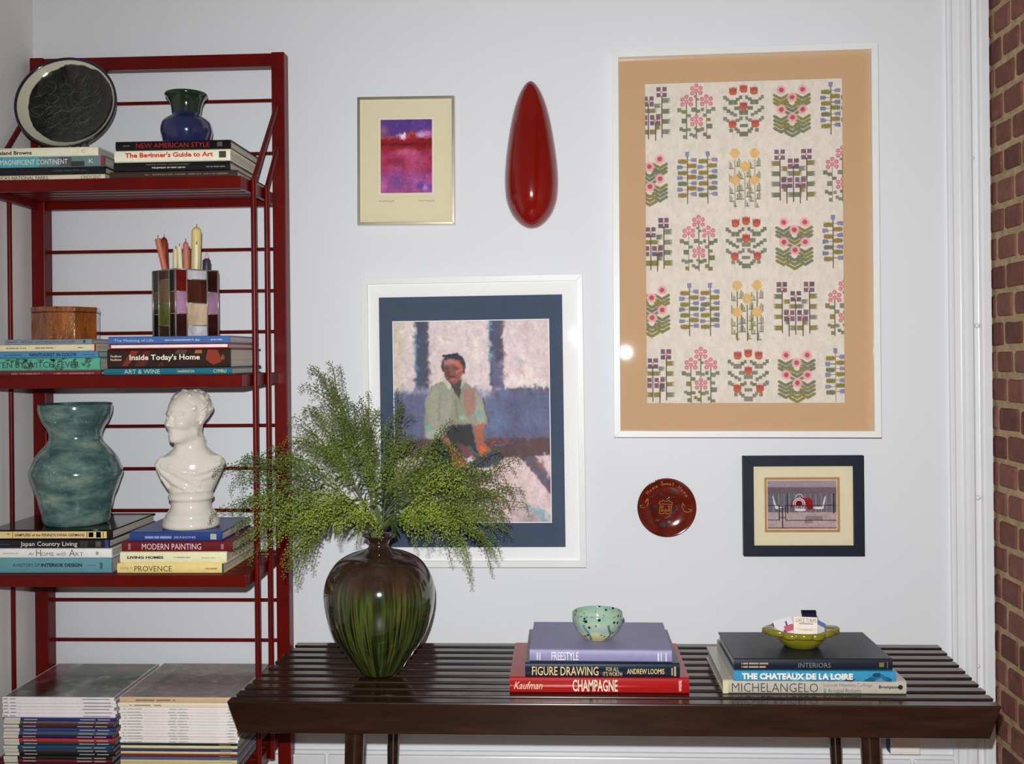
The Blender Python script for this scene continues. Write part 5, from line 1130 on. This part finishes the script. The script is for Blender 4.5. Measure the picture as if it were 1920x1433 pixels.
# -- small red-brown plate with slip-trailed lettering
WP = thing('wall_plate', 'small round red-brown pottery plate hung on the white wall', 'plate', (.2445, -.003, .6645)); WP.rotation_euler = (PI / 2, 0, 0)
def slip():
    nm = NM('redware_glaze'); v = nm.coord('Object'); f = nm.noise(v, 24., 4); nm.base(nm.ramp(f, [(.3, C(82, 22, 12, .9)), (.7, C(106, 30, 16, .9))])); nm.props(.1, .5, 0, .6); return nm.m
mk('plate_dish', MB().lathe([(.0005, .006), (.03, .006), (.050, .008), (.062, .013), (.0695, .019), (.0715, .0185), (.0712, .016), (.06, .006), (.04, .0), (.0005, .0)], 64, False), slip(), WP, smooth=True)
SLY = M('yellow_slip', C(190, 130, 62, .9), .2, .5); SLB = M('blue_slip', C(44, 34, 48, .9), .2); SLG = M('green_slip', C(52, 52, 24, .9), .25)
def pz(x, y):
    return float(np.interp(math.hypot(x, y), [0, .03, .05, .062, .0695], [.006, .006, .008, .013, .019])) + .0004
def stroke(name, pts, mat, r=.0008):
    q = []
    for (xa, ya), (xb, yb) in zip(pts[:-1], pts[1:]):
        for i in range(4): q.append((xa + (xb - xa) * i / 4, ya + (yb - ya) * i / 4))
    q.append(pts[-1]); mk(name, MB().tube([(x, y, pz(x, y)) for x, y in q], r, 5), mat, WP, smooth=True)
def cpx(u, v): return ((u - 716) / 10.24 / 776, -(v - 728) / 10.24 / 776)      # crop units to metres
word = []
GL = {'H': [[(0, 0), (.1, 1)], [(.55, 0), (.65, 1)], [(.05, .5), (.6, .55)]], 'o': [[(.3, 0), (0, .25), (.3, .5), (.55, .25), (.3, 0)]], 'm': [[(0, 0), (.05, .5), (.25, .45), (.3, 0), (.35, .45), (.55, .45), (.6, 0)]], 'e': [[(.05, .25), (.5, .3), (.3, .5), (0, .25), (.25, 0), (.55, .1)]],
      'S': [[(.6, .85), (.25, 1), (.1, .7), (.55, .4), (.3, 0), (0, .2)]], 'w': [[(0, .5), (.1, 0), (.3, .4), (.45, 0), (.6, .5)]], 't': [[(.25, .9), (.25, .05), (.5, 0)], [(0, .6), (.5, .65)]]}
for wd, a0, a1, R_ in (('Home', 146, 110, .0575), ('Sweet', 104, 70, .0585), ('Home', 60, 24, .0575)):
    for i, chh in enumerate(wd):
        an = math.radians(a0 + (a1 - a0) * (i + .1) / len(wd)); sz = .0095
        for pl in GL[chh]:
            P2 = []
            for (gx_, gy_) in pl:
                ang = an - gx_ * sz / R_; rr_ = R_ - .0045 + gy_ * sz; P2.append((rr_ * math.cos(ang), rr_ * math.sin(ang)))
            stroke('lettering', P2, SLY, .0007)
for pl in ([(600, 690), (590, 780), (575, 855), (665, 862), (690, 780), (715, 785), (700, 862), (800, 862), (825, 680), (600, 670)], [(600, 680), (570, 660), (600, 620), (640, 625), (655, 590), (680, 615), (740, 620), (770, 595), (790, 630), (830, 640), (825, 680)], [(610, 715), (650, 705), (655, 745), (615, 750), (610, 715)], [(755, 715), (790, 710), (785, 750), (755, 745), (755, 715)], [(615, 780), (650, 778), (650, 810), (615, 810), (615, 780)], [(745, 775), (780, 775), (775, 810), (740, 810), (745, 775)]):
    stroke('house_drawing', [cpx(*p) for p in pl], SLY, .0007)
for pl in ([(305, 640), (360, 560), (365, 650), (335, 720)], [(260, 690), (200, 690), (230, 735), (305, 740)], [(1075, 730), (1030, 650), (1015, 720), (1050, 800)], [(1050, 810), (1110, 830), (1190, 810), (1195, 780), (1130, 770)]): stroke('bird_drawing', [cpx(*p) for p in pl], SLY, .0008)
for pl in ([(400, 640), (410, 540), (520, 495), (640, 525), (710, 590), (780, 545), (880, 535), (970, 590), (990, 680)], [(400, 640), (430, 740), (500, 800), (560, 900), (640, 960)], [(990, 680), (930, 760), (860, 830), (790, 900), (650, 960)]): stroke('heart_drawing', [cpx(*p) for p in pl], SLB, .0011)
for (cu, cv_, ru, mt) in ((500, 740, 50, SLB), (870, 780, 45, SLB), (640, 1070, 60, SLB), (860, 455, 40, SLG), (620, 480, 36, SLG), (370, 820, 40, SLG), (540, 985, 36, SLG), (770, 1020, 36, SLG), (760, 930, 40, SLG), (710, 560, 26, SLB), (930, 730, 34, SLG)):
    cx, cy = cpx(cu, cv_); r = ru / 10.24 / 776; n = 14; vs = [(cx + r * math.cos(2 * PI * i / n), cy + r * .7 * math.sin(2 * PI * i / n)) for i in range(n)]
    mb = MB(); mb.add([(x, y, pz(x, y) - .0001) for x, y in vs], [tuple(range(n))]); mk('slip_leaf' if mt is SLG else 'slip_flower', mb, mt, WP)

# ---------------------------------------------------------------- greenery in the bench vase
def leaf_mat(name, a, b, rough=.5):
    nm = NM(name); v = nm.coord('Object'); f = nm.noise(v, 24., 3); nm.base(nm.ramp(f, [(.3, C(*a, .95)), (.7, C(*b, .95))])); nm.props(rough, .4); return nm.m
POD = [leaf_mat('green_pods_bright', (98, 120, 24), (150, 166, 52)), leaf_mat('green_pods_mid', (76, 98, 22), (122, 142, 44)), leaf_mat('green_pods_deep', (62, 82, 24), (100, 118, 42))]
STEM = leaf_mat('green_stem', (70, 84, 34), (104, 114, 54)); LEAF = leaf_mat('narrow_leaf', (38, 56, 18), (66, 84, 30), .4)
MOUTH = Vector((GV.x - .006, GV.y, ZB + .285))
def bez(a, b, c, t): return a * (1 - t) ** 2 + b * 2 * t * (1 - t) + c * t * t
def raceme(mbp, mbs, pts, rg, plen=.0098, step=.0050):
    """pods on fine stalks set all round a curved axis that nods at its end"""
    pts = list(pts); d = (pts[-1] - pts[-2]).normalized(); hk = rg.uniform(.25, .9)
    for _ in range(4): d = (d + Vector((0, 0, -hk))).normalized(); pts.append(pts[-1] + d * .0055)
    mbs.tube(pts, [.0007] * (len(pts) - 1) + [.0003], 4, False)
    acc = [0.]
    for a, b in zip(pts[:-1], pts[1:]): acc.append(acc[-1] + (b - a).length)
    s = 0.; k = rg.uniform(0, 6)
    while s < acc[-1]:
        i = max(0, min(len(pts) - 2, int(np.searchsorted(acc, s)) - 1)); f = (s - acc[i]) / max(1e-6, acc[i + 1] - acc[i]); p = pts[i].lerp(pts[i + 1], f); t = (pts[i + 1] - pts[i]).normalized()
        u = t.orthogonal().normalized(); v = t.cross(u); q = s / acc[-1]; L = plen * (1 - .6 * q ** 2) * rg.uniform(.8, 1.15)
        for _ in range(2):
            k += 2.4; d = (u * math.cos(k) + v * math.sin(k) + t * .40).normalized(); e = p + d * L
            w_ = d.cross(t).normalized() * .00022
            mbs.add([p - w_, p + w_, e], [(0, 1, 2)])
            r = .0027 * (1 - .42 * q); a_ = d.orthogonal().normalized() * r; b_ = d.cross(a_); o = len(mbp.v)
            mbp.v += [tuple(e - d * r * 1.2), tuple(e + a_), tuple(e + b_ * .6), tuple(e - a_), tuple(e - b_ * .6), tuple(e + d * r * 1.2)]
            mbp.f += [(o, o + 2, o + 1), (o, o + 3, o + 2), (o, o + 4, o + 3), (o, o + 1, o + 4), (o + 5, o + 1, o + 2), (o + 5, o + 2, o + 3), (o + 5, o + 3, o + 4), (o + 5, o + 4, o + 1)]
        s += step
def leaf(mb, p, d, L, wd, rg):
    d = d.normalized(); side = d.cross(Vector((rg.uniform(-.4, .4), -1, rg.uniform(-.4, .4)))).normalized(); n = 5; pl = []
    for i in range(n + 1):
        t = i / n; c = p + d * L * t + Vector((0, 0, -.30 * L * t * t)); w_ = wd * (math.sin(PI * min(1, t * .9 + .1)) ** .8) if i < n else .0001; pl.append((c - side * w_, c + side * w_))
    o = len(mb.v)
    for a, b in pl: mb.v += [tuple(a), tuple(b)]
    mb.f += [(o + 2 * i, o + 2 * i + 1, o + 2 * i + 3, o + 2 * i + 2) for i in range(n)]
def sprig(label, tip, seed, droop, nbr, bush, pm):
    rg = random.Random(seed); tip = Vector(tip); a = Vector((MOUTH.x + rg.uniform(-.010, .010), MOUTH.y + rg.uniform(-.010, .010), ZB + .20)); top = Vector((MOUTH.x + rg.uniform(-.012, .012), MOUTH.y + rg.uniform(-.012, .012), MOUTH.z + .02))
    d = tip - top; c = top + Vector((d.x * .42, d.y * .42, abs(d.z) * .55 + droop * d.length * .45 + (.0 if d.z > 0 else .03)))
    t = thing('greenery_sprig', label, 'plant', a, 0, 'feathery green sprigs in the bench vase')
    N = 18; P = [bez(top, c, tip, i / N) for i in range(N + 1)]; loc = [p - a for p in P]
    st = MB(); st.tube([Vector((0, 0, 0)), (top - a) * .6] + loc, [.0017, .0017] + [.0016 - .0011 * i / N for i in range(N + 1)], 6)
    so_ = MB(); pd = MB(); lv = MB()
    # crowning raceme
    raceme(pd, so_, loc[int(N * .55):] + [loc[-1] + (loc[-1] - loc[-2]) * .5 + Vector((0, 0, -.010 * (1 + droop)))], rg, .0102)
    for b in range(nbr):
        f = .46 + .44 * (b + rg.random()) / nbr; i = int(f * N); p = loc[i]; tg = (loc[i + 1] - loc[i]).normalized(); u = tg.orthogonal().normalized(); v = tg.cross(u); an = b * 2.4 + rg.uniform(-.5, .5)
        dr = (tg * rg.uniform(.9, 1.2) + (u * math.cos(an) + v * math.sin(an)) * rg.uniform(.40, .75) * bush).normalized(); L = (.055 + .070 * rg.random()) * (1.15 - .35 * f)
        pts = [p + dr * L * q / 7 + Vector((0, 0, -.010 * (q / 7) ** 3 + .004 * math.sin(q / 7 * PI))) + tg * .012 * (q / 7) ** 2 for q in range(8)]
        # keep clear of the wall
        pts = [Vector((w_.x, min(w_.y, -.052 - a.y), w_.z)) for w_ in pts]
        raceme(pd, so_, pts, rg)
    for b in range(11):
        f = rg.uniform(.24, .66); i = int(f * N); p = loc[i]; tg = (loc[i + 1] - loc[i]).normalized(); u = tg.orthogonal().normalized(); v = tg.cross(u); an = rg.uniform(0, 6.3)
        leaf(lv, p, tg * .8 + (u * math.cos(an) + v * math.sin(an)) * .8 + Vector((0, 0, -.35)), rg.uniform(.022, .042), rg.uniform(.0013, .0024), rg)
    mk('stem', st, STEM, t, smooth=True)
    tag(mk('pod_stalks', so_, STEM, t), kind='stuff'); tag(mk('seed_pods', pd, POD[pm], t), kind='stuff'); tag(mk('narrow_leaves', lv, LEAF, t), kind='stuff')
TIPS = [
    ((-0.525, -0.3, 1.003), 0.0, 8, 'tallest of all, arching left at the top'),
    ((-0.547, -0.26, 0.995), 0.05, 8, 'curled tip just left of the tallest one'),
    ((-0.547, -0.32, 0.931), 0.05, 8, 'upright, left of the two tallest'),
    ((-0.553, -0.36, 0.885), 0.15, 8, 'upright, nodding left below the tallest tips'),
    ((-0.52, -0.4, 0.85), 0.1, 9, 'upright and bushy in front of the tall ones'),
    ((-0.5, -0.24, 0.88), 0.0, 9, 'upright near the wall in the tall cluster'),
    ((-0.443, -0.25, 0.923), 0.0, 8, 'straight up beside the painting edge'),
    ((-0.45, -0.3, 0.9), 0.0, 9, 'straight up, in front of the white picture frame'),
    ((-0.415, -0.4, 0.82), 0.0, 8, 'short and upright at the middle'),
    ((-0.6, -0.35, 0.831), 0.2, 9, 'arching left at mid height to the shelf post'),
    ((-0.712, -0.3, 0.818), 0.25, 9, 'reaching far left across the red shelf, upper one'),
    ((-0.735, -0.28, 0.772), 0.25, 8, 'reaching far left between the shelf rods'),
    ((-0.725, -0.31, 0.727), 0.3, 9, 'reaching farthest left level with blue book'),
    ((-0.68, -0.4, 0.667), 0.45, 9, 'drooping left over the blue book'),
    ((-0.61, -0.48, 0.724), 0.35, 10, 'bushy, leaning left and forward'),
    ((-0.55, -0.5, 0.703), 0.4, 10, 'bright, hanging forward left of the vase'),
    ((-0.565, -0.42, 0.64), 0.6, 8, 'drooping low left above the vase shoulder'),
    ((-0.571, -0.38, 0.6), 0.75, 7, 'lowest drooping on the left'),
    ((-0.42, -0.47, 0.715), 0.3, 9, 'short and bright in front of the vase neck'),
    ((-0.495, -0.48, 0.748), 0.25, 10, 'bushy in the centre left'),
    ((-0.373, -0.22, 0.937), 0.0, 5, 'single tall one in front of the painted man'),
    ((-0.374, -0.32, 0.845), 0.0, 8, 'upright at the left edge of the painting'),
    ((-0.345, -0.36, 0.8), 0.05, 8, 'upright right of the vase neck'),
    ((-0.27, -0.25, 0.846), 0.1, 6, 'arching up right over the painted knees'),
    ((-0.255, -0.36, 0.81), 0.2, 8, 'arching right below the painted hands'),
    ((-0.219, -0.42, 0.79), 0.25, 9, 'bushy, leaning right'),
    ((-0.185, -0.3, 0.789), 0.2, 8, 'reaching right, upper of the right cluster'),
    ((-0.148, -0.22, 0.771), 0.2, 9, 'reaching farthest right near the wall'),
    ((-0.14, -0.26, 0.725), 0.3, 9, 'reaching far right with a nodding tip'),
    ((-0.143, -0.34, 0.7), 0.35, 9, 'reaching far right, lower one'),
    ((-0.164, -0.4, 0.689), 0.45, 9, 'drooping right at the lower edge of the painting'),
    ((-0.17, -0.4, 0.634), 0.65, 7, 'lowest drooping on the right'),
    ((-0.207, -0.44, 0.64), 0.6, 8, 'hanging low right over the white frame edge'),
    ((-0.247, -0.48, 0.725), 0.3, 10, 'bright, leaning forward right'),
    ((-0.276, -0.5, 0.702), 0.35, 10, 'bright, hanging forward right of the vase neck'),
    ((-0.317, -0.3, 0.766), 0.1, 9, 'middle one with red-brown shadow on the painting'),
]
for i, (tp, dr, nb, txt) in enumerate(TIPS):
    sprig('feathery green sprig in the drip-glazed vase, ' + txt, tp, 100 + i, dr, nb, 1.0, (0 if tp[1] < -.40 else (1 if tp[1] < -.30 else 2)))  # nearer sprigs take brighter pods, the flash falloff put into their colour
